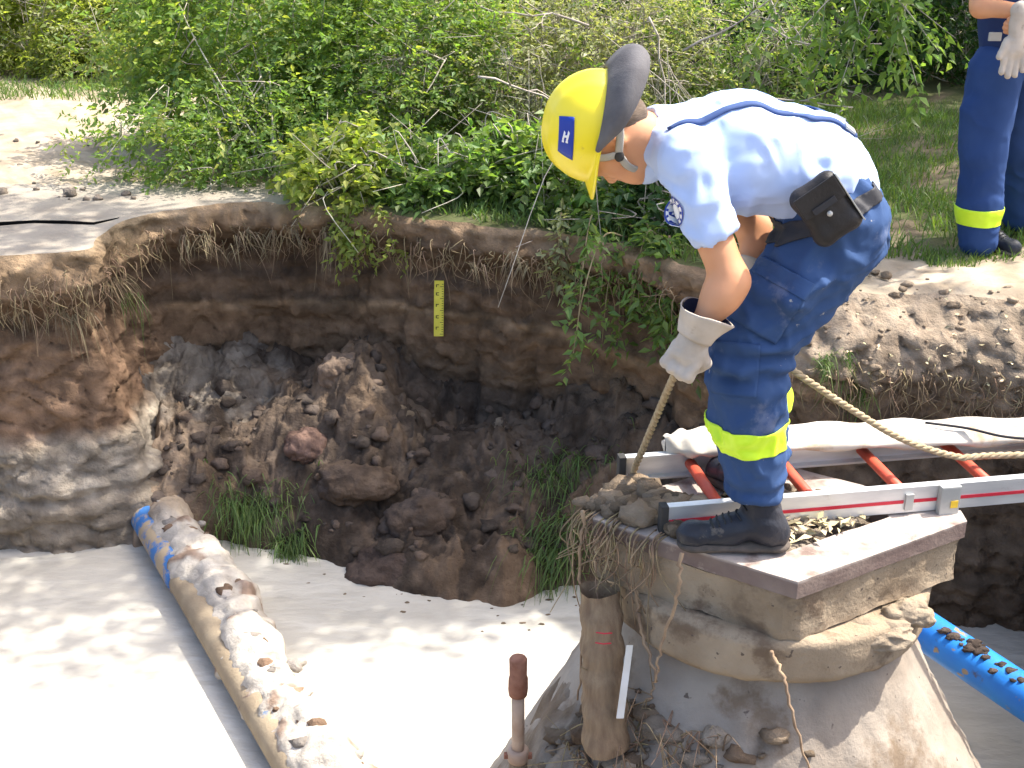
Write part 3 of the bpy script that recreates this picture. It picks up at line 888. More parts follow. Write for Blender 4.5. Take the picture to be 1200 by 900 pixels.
# turf and dirt heaped on the left corner
ac = Acc()
for i in range(150):
    t = rng.random()
    p = sL + (sF - sL) * (rng.random() ** 1.4 * .45) + (sB - sL) * (rng.random() * .3)
    r = .010 + .030 * rng.random() ** 2
    V, F = rock(p + Vector((.03, .03, r * .3 + .01)), (r * 1.3, r * 1.1, r * .8), 4000 + i, ICO2, .3, 1.2)
    ac.add(V, F, np.array((.26, .20, .14)) * rng.uniform(.6, 1.4))
for i in range(90):
    p = quad_in(.16)[0].lerp(quad_in(.16)[1], rng.random()).lerp(sB, rng.random() * .6)
    r = .006 + .018 * rng.random() ** 2
    V, F = rock(p + Vector((0, 0, r * .2 - .005)), (r * 1.5, r * 1.1, r * .7), 4300 + i, ICO2, .3, 1.2)
    ac.add(V, F, np.array((.34, .28, .21)) * rng.uniform(.5, 1.4))
ac.build('dirt_heap', M_soil, man, kind='stuff')
def lathe(name, c, prof, m, parent, seg=96, rgh=0.0, seed=0, shear=(0, 0), closed=True):
    a = np.linspace(0, 2 * np.pi, seg, endpoint=False)
    rows = []
    for r, z in prof:
        rows.append(np.stack([c[0] + r * np.cos(a), c[1] + r * np.sin(a), np.full(seg, c[2] + z)], -1))
    V = np.vstack(rows); F = gridF(len(rows), seg, True)
    if rgh:
        N = vnormals(V, F); N *= 1
        V = V + N * (rgh * fbm(V, 6, 4, seed) + rgh * .6 * fbm(V, 22, 3, seed + 1))[:, None]
    return mk(name, V, F, m, parent)
cc_ = (.76, 3.22, 0)
lathe('shaft_ring', cc_, [(.30, -.192)] + [(r, -.192) for r in np.linspace(.34, .455, 6)] + [(.472, -.20)] + [(.478, z) for z in np.linspace(-.21, -.315, 9)] + [(.468, -.33)] + [(r, -.335) for r in (.45, .42, .38)], M_conc, man, 160, .009, 9)
# the ring's broken mortar bulge
ac = Acc()
for i, (px, py, y, r) in enumerate([(1020, 742, 2.85, (.13, .06, .045)), (1060, 722, 2.90, (.075, .05, .05)), (985, 752, 2.82, (.07, .04, .028))]):
    V, F = rock(W(px, py, y), r, 700 + i, ICO4, .3, 1.3)
    V = V + vnormals(V, F) * (.012 * fbm(V, 22, 4, i))[:, None]
    ac.add(V, F, (.36, .29, .21))
ac.build('mortar_lump', M_sandc, man)
lathe('shaft_cone', cc_, [(.40, -.334)] + [(.40 + (.93 - .40) * t, -.345 - 1.0 * t) for t in np.linspace(0, 1, 40)] + [(1.0, -1.6)], M_cone, man, 260, .016, 19)
# foot of the cone: sandy mud thrown up against it
NA, NR = 220, 60
A_, R_ = np.meshgrid(np.linspace(R(150), R(300), NA), np.linspace(.45, 1.15, NR))
Pm = np.stack([cc_[0] + R_ * np.cos(A_), cc_[1] + R_ * np.sin(A_), 0 * A_], -1)
zc = -.345 - (R_ - .40) / .53
al = np.degrees(A_)
upl = np.exp(-((al - 226) / 36) ** 2)
zm = zc - .05 + .17 * upl * sstep(.50, .70, R_) + (.09 * fbm(Pm, 3.5, 4, 91) + .05 * fbm(Pm, 11, 4, 92)) * sstep(.45, .6, R_)
zm -= .5 * sstep(.98, 1.15, R_)
edge_f = np.minimum(sstep(150, 165, al), sstep(300, 262, al))
zm = zm * edge_f + (zc - .25) * (1 - edge_f)
Pm[..., 2] = zm
V = Pm.reshape(-1, 3)
cc = lerp(C(.25, .19, .135)[None], C(.38, .33, .27)[None], sstep(-.25, .3, fbm(V, 5, 4, 94)))
cc = lerp(cc, C(.14, .11, .08), .7 * sstep(.15, .4, fbm(V, 9, 3, 95)))
mk('mud_apron', V, gridF(NR, NA, False), M_soil, col=cc, kind='structure')
def apron(x, y):
    r = math.hypot(x - cc_[0], y - cc_[1]); a = math.degrees(math.atan2(y - cc_[1], x - cc_[0])) % 360
    i = int(np.clip((r - .45) / .7 * (NR - 1), 0, NR - 1)); j = int(np.clip((a - 150) / 150 * (NA - 1), 0, NA - 1))
    return float(Pm[i, j, 2])

ac = Acc()
for i in range(190):
    a_ = R(rng.uniform(196, 285)); r_ = rng.uniform(.48, .85) ** 1.0
    x_, y_ = cc_[0] + r_ * math.cos(a_), cc_[1] + r_ * math.sin(a_)
    if a_ > R(255) and rng.random() < .6: continue
    z_ = max(apron(x_, y_), -.345 - (r_ - .4) / .53)
    r = .008 + .035 * rng.random() ** 2.5
    V, F = rock((x_, y_, z_ + r * .1), (r * 1.3, r, r * .8), 5200 + i, ICO2)
    ac.add(V, F, np.array([(.26, .20, .14), (.20, .145, .10), (.34, .29, .23)][i % 3]) * rng.uniform(.7, 1.2))
ac.build('mud_lumps', M_soil, man, kind='stuff')
# wooden post, plastic strip
p0 = W(707, 846, 2.86); p1 = Vector((.245, 3.0, -.19))
V = []; F = []
secs = 26
for k in range(secs):
    t = k / (secs - 1)
    c = p0 + (p1 - p0) * (t * 1.2 - .2)
    if c.z > -.192: c.z = -.192
    w = .056 * (1 + .07 * math.sin(k * 1.3) + .05 * random.random()) * (1.1 - .15 * t)
    for a in range(12):
        an = a / 12 * 2 * math.pi
        rr = w * (1 + .12 * math.sin(an * 3 + 1) + .05 * random.random())
        V.append((c.x + rr * math.cos(an), c.y + rr * .8 * math.sin(an), c.z))
V = np.array(V)
post = empty('wooden_post', p0, 'weathered brown wooden post with faint red marks propping the left of the slab', 'post')
mk('timber', V, gridF(secs, 12, True), M_wood, post)
for k, (px, py) in enumerate([(708, 742), (707, 754)]):
    c = W(px, py, 2.872)
    tube('red_mark', [c + Vector((-.022, .004, 0)), c + Vector((0, -.004, .001)), c + Vector((.022, .001, 0))], .0035, M_red, post, seg=5, flat=.5)
pl = mkl('plastic_strip', [W(722, 842, 2.80), W(731, 842, 2.80), W(742, 756, 2.86), W(734, 756, 2.86), W(722, 842, 2.82), W(731, 842, 2.82), W(742, 756, 2.88), W(734, 756, 2.88)],
    [(0, 1, 2, 3), (4, 5, 6, 7), (0, 1, 5, 4), (1, 2, 6, 5), (2, 3, 7, 6), (3, 0, 4, 7)], M_plast, bevel=.002)
tag(pl, 'narrow white plastic strip leaning beside the wooden post', 'strip')

# rusty valve rod
c = W(607, 890, 3.05)
rod = empty('valve_rod', c, 'rusty valve rod with a thicker brown head sticking up from the mud by the water', 'rod')
def L2(name, prof, m, par, seg=20, rg=.002):
    return lathe(name, c, prof, m, par, seg, rg, 3)
L2('rod', [(0, -.5), (.019, -.5), (.019, .16), (.0185, .25), (0, .25)], M_rust2, rod)
L2('head', [(0, .238), (.018, .239), (.0265, .243), (.029, .262), (.0285, .30), (.025, .31), (.0255, .368), (.022, .373), (0, .373)], M_rust, rod, 24, .003)
L2('collar', [(.019, .0), (.032, .0), (.034, .01), (.034, .035), (.030, .042), (.019, .042)], M_rust2, rod, 24, .002)
for dx in (-1, 1):
    box('collar_bolt', c + Vector((dx * .036, -.006, .02)), (.014, .016, .016), M_rust, rod, bevel=.003)
L2('pipe_stub', [(0, -.6), (.030, -.6), (.030, -.012), (.024, -.004), (0, -.004)], M_conc, rod, 20, .004)

# ================================================================== LADDER
la = Vector(W(776, 614, 2.985)); lad_dir = (W(1200, 581, 3.165) - la); lad_dir.z = 0; lad_dir.normalize()
lperp = Vector((-lad_dir.y, lad_dir.x, 0))
LB = la.copy(); LB.z = .005
lad = empty('ladder', LB, 'aluminium ladder with orange red rungs laid flat from the slab to the bank', 'ladder')
rotL = Matrix((lad_dir, lperp, Vector((0, 0, 1)))).transposed()
LEN, RH, LWD = 2.75, .080, .315
def rail(name, off, start, ln):
    prof = [(-.013, 0), (.013, 0), (.013, .007), (-.006, .010), (-.006, RH - .010), (.013, RH - .007), (.013, RH), (-.013, RH)]
    if off > .1: prof = [(-x, z) for x, z in prof]
    V = []
    for s in (start, start + ln):
        for x, z in prof: V.append(LB + lad_dir * s + lperp * (off + x) + Vector((0, 0, z)))
    F = [tuple(range(8)), tuple(range(15, 7, -1))] + [(i, (i + 1) % 8, 8 + (i + 1) % 8, 8 + i) for i in range(8)]
    return mkl(name, V, F, M_alu, lad, bevel=.0012)
rail('rail', 0, .012, LEN)
rail('rail', LWD, -.03, LEN + .04)
# red stripe on the near rail's outer face
for s0, s1 in ((.015, .70), (.73, .80), (.86, LEN)):
    box('red_stripe', LB + lad_dir * (s0 + s1) / 2 + lperp * -.0140 + Vector((0, 0, .036)), (s1 - s0, .0022, .010), M_red, lad, rotL, .0005)
box('end_cap', LB + lad_dir * .002 + Vector((0, 0, RH / 2)), (.022, .034, RH + .006), M_rubber, lad, rotL, .004)
box('end_cap', LB + lad_dir * -.036 + lperp * LWD + Vector((0, 0, RH / 2)), (.022, .034, RH + .006), M_rubber, lad, rotL, .004)
rx = [W(845, 570, 3.12), W(967, 563, 3.15), W(1077, 557, 3.17), W(1190, 550, 3.19)]
s0 = (rx[0] - LB).dot(lad_dir)
for k in range(9):
    s = .175 + k * .272
    a = LB + lad_dir * s + lperp * .006 + Vector((0, 0, .042)); b = LB + lad_dir * s + lperp * (LWD - .006) + Vector((0, 0, .042))
    tube('rung', [a, a.lerp(b, .5), b], .0185, M_rung, lad, seg=14, flat=.85)
bc = LB + lad_dir * .83 + lperp * -.026
box('guide_bracket', bc + Vector((0, 0, .035)), (.060, .022, .096), M_grey, lad, rotL, .005)
box('bracket_foot', bc + Vector((0, .004, -.018)), (.036, .020, .03), M_grey, lad, rotL, .004)
box('yellow_sticker', bc + lad_dir * .012 + lperp * -.0125 + Vector((0, 0, .028)), (.022, .002, .022), M_yel, lad, rotL, .0006)
box('guide_bracket', LB + lad_dir * .715 + lperp * -.0175 + Vector((0, 0, .036)), (.024, .008, .05), M_grey, lad, rotL, .002)
# a pale plank beyond the ladder
l2 = Vector(LB) + lad_dir * .86 + lperp * .455
o = mkl('plank', [l2 + lad_dir * s_ + lperp * o_ + Vector((0, 0, z_ + .034 * s_)) for s_ in (0, 2.2) for o_, z_ in ((0, -.065), (.07, -.065), (.07, -.035), (0, -.035))],
    [(0, 1, 2, 3), (7, 6, 5, 4), (0, 1, 5, 4), (1, 2, 6, 5), (2, 3, 7, 6), (3, 0, 4, 7)], M_alu, bevel=.003)
tag(o, 'light metal plank lying beyond the pale hose at the right edge', 'plank')

# pale flat hose lying along the far rail
hp = [W(776, 543, 3.33), W(800, 534, 3.345), W(832, 527, 3.36), W(900, 526, 3.38), W(1000, 528, 3.40), W(1100, 527, 3.42), W(1200, 525, 3.44), W(1320, 523, 3.46), W(1500, 519, 3.5)]
pth = catmull(hp, 8); pth[:, 2] = np.clip(pth[:, 2], .085, .13)
npth = len(pth)
V = []; rows = []
tx = np.gradient(pth, axis=0); tx /= np.linalg.norm(tx, axis=1)[:, None]
for k in range(npth):
    w = .07 * min(1, .25 + k / 12); hh = .022 + .008 * math.sin(k * .9)
    pr = np.array([-tx[k][1], tx[k][0], 0])
    for j in range(18):
        an = j / 18 * 2 * math.pi
        cx, cz = math.cos(an), math.sin(an)
        x = w * np.sign(cx) * abs(cx) ** .8; z = hh * np.sign(cz) * abs(cz) ** .9
        rows.append(pth[k] + pr * x + np.array([0, 0, z + .022 - .012 * (cx < -.5)]))
V = np.array(rows); V += .004 * fbm(V, 14, 3, 4)[:, None]
F = gridF(npth, 18, True)
F = np.vstack([F, [[0, 6, 12, 17]], [[17, 12, 6, 0]]])
o = mk('fire_hose', V, F, M_hose)
tag(o, 'pale flattened canvas hose lying along the top of the ladder', 'hose')
# thin black cord over the hose
cp = catmull([W(1080, 524, 3.42), W(1130, 520, 3.38), W(1175, 527, 3.32), W(1230, 530, 3.30), W(1330, 528, 3.30)], 8)
cp[:, 2] = np.maximum(cp[:, 2], .135)
tag(tube('black_cord', cp, .0045, M_black, seg=6), 'thin black cord lying over the pale hose at the right', 'cord')
# tangled pale rope ends on the slab behind the boot

# ================================================================== PEOPLE
from mathutils.bvhtree import BVHTree
def bvh(V, F): return BVHTree.FromPolygons([tuple(v) for v in V], [tuple(int(i) for i in f) for f in F])
def decal(name, tree, c, view, up, shape, off, m, parent, n=14):
    """a thin printed shape laid on a surface; shape(u,v)->(x,y) metres over the unit square"""
    view = Vector(view).normalized(); up = Vector(up)
    rt = view.cross(up).normalized(); up = rt.cross(view).normalized()
    V = []
    for j in range(n):
        for i in range(n):
            x, y = shape(i / (n - 1), j / (n - 1))
            o_ = Vector(c) + rt * x + up * y - view * .3
            h = tree.ray_cast(o_, view, 0.6)
            p = h[0] if h[0] is not None else Vector(c) + rt * x + up * y
            V.append(p - view * off)
    o = mk(name, V, gridF(n, n, False), m, parent)
    return o
def disk(r): return lambda u, v: (r * math.sqrt(u) * math.cos(2 * math.pi * v), r * math.sqrt(u) * math.sin(2 * math.pi * v))
def ringf(r0, r1): return lambda u, v: ((r0 + (r1 - r0) * u) * math.cos(2 * math.pi * v), (r0 + (r1 - r0) * u) * math.sin(2 * math.pi * v))
def rect(x0, y0, x1, y1, sk=0): return lambda u, v: (x0 + (x1 - x0) * u + sk * (y0 + (y1 - y0) * v), y0 + (y1 - y0) * v)

p1_ = empty('person', (.62, 2.92, 0), 'person in yellow helmet and light blue shirt bending over on the slab, pulling a rope', 'person')

# --- head frame
Cr = Vector((-.975, -.04, .16)).normalized()
Fr = Vector((-.16, .20, -.96)); Fr = (Fr - Cr * Fr.dot(Cr)).normalized()
Sd = Cr.cross(Fr).normalized()
if Sd.y > 0: Sd = -Sd
Hc = W(714, 152, 3.00)
def H(c, f, s_=0.0): return Hc + Cr * c + Fr * f + Sd * s_
neckb = W(775, 172, 3.05)
sh_n = W(800, 184, 2.90); el_n = W(856, 330, 2.82); wr_n = W(824, 378, 2.80)
sh_f = W(805, 184, 3.20); el_f = W(884, 268, 3.24); wr_f = W(880, 330, 3.14)
hd_n = W(808, 412, 2.80)
hipn, hipf = W(970, 258, 2.96), W(970, 258, 3.14)
kn_n, kn_f = W(876, 412, 2.93), W(879, 405, 3.16)
an_n, an_f = W(884, 570, 2.915), W(890, 548, 3.17)
prims = [
    (H(.035, -.012), H(.030, -.005), .083, .083, (1.0, 1.08, .90)),
    (H(-.002, .044), H(-.074, .072), .068, .054),
    (H(-.100, .098), H(-.102, .088), .021, .021, None, .03),
    (H(.000, .104), H(-.034, .128), .008, .0125, None, .010),
    (H(-.034, .120, -.010), H(-.034, .120, .010), .007, .007, None, .010),
    (H(.014, .096, -.028), H(.014, .096, .028), .015, .015, None, .02),
    (H(-.020, .074, .042), H(-.028, .082, .034), .022, .020, None, .02),
    (H(-.020, .074, -.042), H(-.028, .082, -.034), .022, .020, None, .02),
    (H(-.060, .108, -.016), H(-.060, .108, .016), .0075, .0075, None, .012),
    (H(-.070, .107, -.013), H(-.070, .107, .013), .008, .008, None, .012),
    (H(.012, -.012, .078), H(-.022, -.004, .076), .015, .010, (1, 1.8, 1), .006),
    (H(.012, -.012, -.078), H(-.022, -.004, -.076), .015, .010, (1, 1.8, 1), .006),
    (H(-.040, -.004), neckb, .064, .068),
    (neckb, W(860, 180, 3.05), .07, .09), (W(860, 180, 3.05), W(965, 240, 3.05), .09, .09),
    (W(800, 184, 2.98), sh_n, .05, .05), (W(800, 184, 3.12), sh_f, .05, .05),
    (sh_n, el_n, .050, .043), (el_n, el_n.lerp(wr_n, .35), .042, .042), (el_n.lerp(wr_n, .35), wr_n, .042, .030),
    (sh_f, el_f, .050, .042), (el_f, wr_f, .041, .030),
    (W(965, 240, 3.0), hipn, .08, .08), (W(965, 240, 3.1), hipf, .08, .08),
    (hipn, kn_n, .075, .055), (kn_n, an_n, .05, .038), (hipf, kn_f, .075, .055), (kn_f, an_f, .05, .038),
]
V, F = organic(prims, .0075, .03)
V = smoothV(V, F, 1)
body = mk('body', V, F, M_skin, p1_)
for s_ in (-1, 1):
    e = H(.002, .090, .029 * s_)
    Vv, Ff = ICO3
    mk('eye', Vv * .0125 + np.array(e), Ff, M_white, p1_)
# eyebrow/hair at the nape
V, F = organic([(H(.03, -.035), H(.0, -.038), .076, .070, (1, 1.05, 1)), (H(-.02, -.045), H(-.045, -.045), .052, .040)], .007, .02)
V = V + vnormals(V, F) * (.003 * fbm(V, 60, 2, 3))[:, None]
mk('hair', V, F, M_hair, p1_)

# --- helmet
hel = empty('helmet', H(.02, 0), None, None); hel.parent = p1_; hel.matrix_parent_inverse = Matrix.Translation(-Vector(p1_.location))
def mkc(name, V, F, m, par_=hel, **k):
    o = mk(name, V, F, m, None, **k); o.parent = par_
    o.matrix_parent_inverse = Matrix.Translation(-Vector(par_.location)) if par_ is not hel else (Matrix.Translation(-Vector(hel.location)))
    return o
def hsurf(a, e, off=0.0):
    """a: 0 at the forehead, 90 towards the camera, 180 at the nape; e: elevation above the rim (deg)"""
    a_, e_ = R(a), R(max(e, 0))
    ca, sa = math.cos(a_), math.sin(a_)
    sx_ = abs(sa) * math.cos(e_)
    ridge = .005 * math.exp(-(sx_ / .13) ** 2) + .003 * math.exp(-((sx_ - .42) / .07) ** 2)
    rc, rf, rs = .124 + off + ridge, .135 + off + ridge, .114 + off
    p = H(.034, -.004) + Cr * (rc * math.sin(e_)) + (Fr * (rf * ca) + Sd * (rs * sa)) * (math.cos(e_) ** .86)
    if e < 0:
        t = -e / 10
        fl = .008 + .040 * max(0, ca) ** 2 + .006 * max(0, -ca) ** 2
        p += (Fr * ca + Sd * sa).normalized() * fl * t - Cr * (t * (.006 + .020 * max(0, ca) ** 2))
    return p
rows = []
for e in [-10, -7, -4, -1.5, 0, 4, 8, 14, 20, 27, 34, 41, 48, 55, 62, 69, 76, 82, 87, 90]:
    rows.append([list(hsurf(a, e)) for a in range(0, 360, 5)])
V = np.array(rows).reshape(-1, 3)
o = mkc('helmet_shell', V, gridF(len(rows), 72, True), M_helm)
md = o.modifiers.new('thickness', 'SOLIDIFY'); md.thickness = .0035; md.offset = 0
def hpatch(name, fn, off, m, n=10):
    V = []
    for j in range(n):
        for i in range(n):
            a, e = fn(i / (n - 1), j / (n - 1)); V.append(list(hsurf(a, e, off)))
    o = mkc(name, V, gridF(n, n, False), m)
    md = o.modifiers.new('thickness', 'SOLIDIFY'); md.thickness = .0008; md.offset = 0
def pl_(x, y):  # plate coordinates: x along crown, y up the picture
    return 90 - y * 25, 38 + y * -4.0 + x * 10
hpatch('helmet_plate', lambda u, v: pl_(u * 2 - 1, v * 2 - 1), .0035, M_bluep)
def stroke(x0, y0, x1, y1, w):
    dx, dy = x1 - x0, y1 - y0
    L = math.hypot(dx, dy); nx, ny = -dy / L * w, dx / L * w
    return lambda u, v: pl_(x0 + dx * v + nx * (2 * u - 1), y0 + dy * v + ny * (2 * u - 1))
for st in ((-.42, -.30, -.18, .18, .10), (.10, -.25, .34, .23, .10), (-.30, -.06, .22, -.01, .055), (-.34, .20, -.05, .22, .05), (.18, .25, .45, .27, .05)):
    hpatch('plate_mark', stroke(*st), .0045, M_white, 4)
# leather neck guard standing off the back of the helmet
rows = []
for k in range(61):
    a = 84 + (276 - 84) * k / 60
    ca = math.cos(R(a)); bk = max(0, -ca)
    edge = min(1, (a - 84) / 26, (276 - a) / 26); edge = max(edge, 0) ** .6
    p_in = hsurf(a, 1, .004)
    dr = (Fr * math.cos(R(a)) + Sd * math.sin(R(a))).normalized()
    row = []
    for j in range(9):
        t = j / 8
        row.append(list(p_in + dr * ((.018 + .060 * bk) * math.sin(t * math.pi * .72) * edge) - Cr * (t * (.014 + .078 * bk ** .9) * (edge * .9 + .1)) + dr * (-.022 * t * bk)))
    rows.append(row)
V = np.array(rows).reshape(-1, 3)
o = mkc('neck_guard', V, gridF(61, 9, False), M_felt)
md = o.modifiers.new('thickness', 'SOLIDIFY'); md.thickness = .012; md.offset = 0
md = o.modifiers.new('soft', 'SUBSURF'); md.levels = 1; md.render_levels = 1
def strap(pts, w=.0095):
    P_ = catmull([np.array(p) for p in pts], 8)
    V, F, E = tube_arrays(P_, w, 8, .22, upv=tuple(Sd))
    F = np.vstack([F[:, [0, 1, 2]], F[:, [0, 2, 3]], E])
    mkc('chin_strap', V, F, M_strap)
strap([H(.045, -.085, .070), H(.0, -.062, .082), H(-.012, -.035, .088), H(-.018, .0, .090), H(-.022, .028, .082)])
strap([H(.045, .040, .088), H(.010, .036, .088), H(-.022, .028, .083), H(-.055, .058, .066), H(-.100, .078, .036), H(-.118, .088, 0), H(-.100, .078, -.036)])
V, F = ICO3
mkc('strap_buckle', V * np.array([.012, .006, .014]) + np.array(H(-.024, .027, .086)), F, M_rubber)
mkc('strap_buckle', V * np.array([.012, .008, .012]) + np.array(H(-.006, -.060, .086)), F, M_felt)

# --- shirt
prims = [
    (W(778, 166, 3.05), W(862, 178, 3.05), .085, .142, (1, .74, 1)),
    (W(862, 178, 3.05), W(945, 196, 3.05), .142, .134, (1, .80, 1)),
    (W(945, 196, 3.05), W(968, 222, 3.05), .132, .126, (1, .86, 1)),
    (W(800, 178, 2.97), W(806, 186, 2.90), .078, .070), (W(800, 178, 3.13), W(806, 186, 3.20), .078, .070),
    (W(803, 186, 2.895), W(834, 268, 2.845), .071, .062), (W(805, 186, 3.20), W(852, 232, 3.23), .070, .062),
    (W(870, 232, 2.99), W(895, 238, 3.0), .030, .026, None, .03),
]
V, F = organic(prims, .008, .028, carve=[(W(846, 296, 2.835), W(858, 328, 2.82), .060, .075, None, .004), (W(868, 252, 3.24), W(890, 300, 3.24), .055, .07, None, .004),
                                         (W(752, 160, 3.04), W(740, 155, 3.03), .066, .070, None, .004)])
V = smoothV(V, F, 1)
V = folds(V, F, .010, (7, 9, 13), 5)
V = folds(V, F, .006, (18, 9, 6), 8)
shirtV, shirtF = V, F
shirt = mk('shirt', V, F, M_shirt, p1_)
st = bvh(V, F)
vw = (W(785, 248, 3) - Vector((0, 0, 1.7))).normalized()
vb = (vw + Vector((.9, 0, -.25))).normalized()
bc_ = W(783, 246, 2.84)
h_ = st.ray_cast(bc_ - vb * .5, vb, 1.0)
bc_ = h_[0] if h_[0] else bc_
bd = decal('arm_badge', st, bc_, vb, (0, 0, 1), disk(.034), .0025, M_white, p1_, 16)
decal('badge_ring', st, bc_, vb, (0, 0, 1), ringf(.029, .0335), .0032, M_bluep, p1_, 18)
decal('badge_ring', st, bc_, vb, (0, 0, 1), ringf(.017, .0195), .0032, M_bluep, p1_, 18)
for k in range(10):
    an = k * math.pi / 5
    f_ = lambda u, v, an=an: (.0245 * math.cos(an) + (.0035 * (u - .5) * 2) * math.cos(an) - (.003 * (v - .5) * 2) * math.sin(an), .0245 * math.sin(an) + (.0035 * (u - .5) * 2) * math.sin(an) + (.003 * (v - .5) * 2) * math.cos(an))
    decal('badge_mark', st, bc_, vb, (0, 0, 1), f_, .0034, M_bluep, p1_, 3)
# blue braces over the shirt
def brace(y0, y1, x0, x1, w=.0105):
    P_ = []
    for t in np.linspace(0, 1, 46):
        h_ = st.ray_cast(Vector((x0 + (x1 - x0) * t, y0 + (y1 - y0) * t, 2)), Vector((0, 0, -1)), 3)
        if h_[0]: P_.append((h_[0], h_[1]))
    Q = np.array([list(p) for p, n in P_]); N = np.array([list(n) for p, n in P_])
    for _ in range(2):
        Q[1:-1] = (Q[:-2] + Q[1:-1] * 2 + Q[2:]) / 4; N[1:-1] = (N[:-2] + N[1:-1] + N[2:]) / 3
    T = unit_(np.gradient(Q, axis=0)); N = unit_(N); B_ = np.cross(N, T)
    V = np.concatenate([Q + B_ * w + N * .004, Q + N * .0055, Q - B_ * w + N * .004], 1).reshape(-1, 3)
    o = mk('brace', V, gridF(len(Q), 3, False), M_brace, p1_)
    md = o.modifiers.new('thickness', 'SOLIDIFY'); md.thickness = .003; md.offset = 0
    m_ = Matrix((T[-3], B_[-3], N[-3])).transposed()
    box('brace_clip', Vector(Q[-3] + N[-3] * .008), (.030, .024, .006), M_grey, p1_, m_, .002)
def unit_(v): return v / (np.linalg.norm(v, axis=-1, keepdims=True) + 1e-9)
brace(2.925, 3.005, .37, .835)
brace(3.175, 3.095, .37, .835)
# collar of the shirt
rows = []
ax = (neckb - H(-.045, -.02)).normalized()
u1 = ax.cross(Vector((0, 1, 0))).normalized(); u2 = ax.cross(u1)
cb = H(-.045, -.02).lerp(neckb, .70)
for t in np.linspace(0, 1, 7):
    row = []
    for k in range(40):
        an = k / 40 * 2 * math.pi
        r = .069 + .030 * t + .004 * math.sin(3 * an)
        row.append(list(cb + ax * (-.012 + .040 * t - .02 * math.sin(t * math.pi)) + u1 * (r * math.cos(an) * 1.02) + u2 * (r * math.sin(an) * 1.02)))
    rows.append(row)
V = np.array(rows).reshape(-1, 3)
o = mk('collar', V, gridF(7, 40, True), M_shirt, p1_)
md = o.modifiers.new('thickness', 'SOLIDIFY'); md.thickness = .003

# --- trousers
prims = [
    (W(960, 232, 3.00), W(982, 262, 2.98), .122, .122), (W(960, 232, 3.10), W(982, 262, 3.13), .122, .122),
    (W(982, 268, 2.96), kn_n, .120, .102), (kn_n, W(876, 490, 2.92), .100, .097), (W(876, 490, 2.92), W(884, 562, 2.915), .094, .074),
    (W(985, 268, 3.14), kn_f, .126, .100), (kn_f, W(885, 480, 3.17), .098, .092), (W(885, 480, 3.17), W(890, 545, 3.17), .090, .074),
    (W(955, 330, 2.84), W(935, 355, 2.83), .030, .030, None, .04),
]
V, F = organic(prims, .0075, .022, carve=[(W(930, 190, 2.9) , W(930, 190, 3.2), .085, .085, None, .02)])
V = smoothV(V, F, 1)
V = folds(V, F, .014, (9, 7, 12), 11)
V = folds(V, F, .007, (20, 14, 15), 12)
kz = kn_n.z
fo = np.exp(-((V[:, 2] - (kz - .02)) / .08) ** 2) + 1.1 * np.exp(-((V[:, 2] - .15) / .06) ** 2)
V = V + vnormals(V, F) * (fo * .009 * np.sin(V[:, 2] * 95 + 3.0 * fbm(V, 6, 2, 3)))[:, None]
tF, tV = F, V
mk('trousers', V, F, M_trou, p1_)
up_n = (W(884, 562, 2.915) - kn_n).normalized()
b1, b2 = W(876, 491, 2.92), W(877, 520, 2.92)
sep = Vector((0, 3.045, 0))
band('reflective_band', tV, tF, [(b1, -Vector((0, 0, -1)) * 1), (b2, Vector((0, 0, -1))), (sep, Vector((0, 1, 0)))], .0035, M_neon, p1_)
f1_, f2_ = W(893, 446, 3.17), W(893, 472, 3.17)
band('reflective_band', tV, tF, [(f1_, Vector((0, 0, 1))), (f2_, Vector((0, 0, -1))), (sep, Vector((0, -1, 0)))], .0035, M_neon, p1_)
# belt: around the pelvis, following the tilted waist
bn = (W(963, 224, 3.05) - W(940, 176, 3.05)).normalized()
bc1 = W(963, 224, 3.05)
belt_n = Vector((.43, 0, -.90)).normalized()
band('belt', tV, tF, [(bc1 + belt_n * .036, belt_n), (bc1 - belt_n * .002, -belt_n)], .005, M_belt, p1_, .003)
# pouch
d1 = (W(1004, 272, 2.83) - W(960, 205, 2.83)).normalized(); d2 = Vector((0, -1, 0)); d3 = d1.cross(d2).normalized(); d2 = d3.cross(d1)
rotP = Matrix((d1, d3, d2)).transposed()
pc = W(968, 245, 2.815)
pou = mk('pouch', *(lambda v: (v[0], v[1]))(organic([(pc + d1 * a * .052 + d3 * b * .034 - d2 * .0 + Vector((0, 0, 0)), pc + d1 * a * .052 - d3 * b * .034 * 0 + d3 * b * .034, .024, .024, None, .03) for a in (-1, 1) for b in (-1, 1)] +
    [(pc - d1 * .052 - d3 * .034, pc + d1 * .052 - d3 * .034, .024, .024), (pc - d1 * .052 + d3 * .034, pc + d1 * .052 + d3 * .034, .024, .024), (pc - d1 * .05, pc + d1 * .05, .026, .026)], .006, .02)), M_pouch, p1_)
box('pouch_flap', pc - d1 * .040 + d2 * .026, (.058, .108, .006), M_pouch, p1_, rotP, .003)
mkc_v, mkc_f = ICO3
mk('pouch_snap', mkc_v * .007 + np.array(pc + d1 * .004 + d2 * .029), mkc_f, M_grey, p1_)
box('pouch_loop', pc - d1 * .02 + d2 * .032, (.016, .060, .004), M_belt, p1_, rotP, .0015)
tt_ = bvh(tV, tF)
th_up = (hipn - kn_n).normalized()
vt = (W(905, 345, 2.8) - Vector((0, 0, 1.7))).normalized()
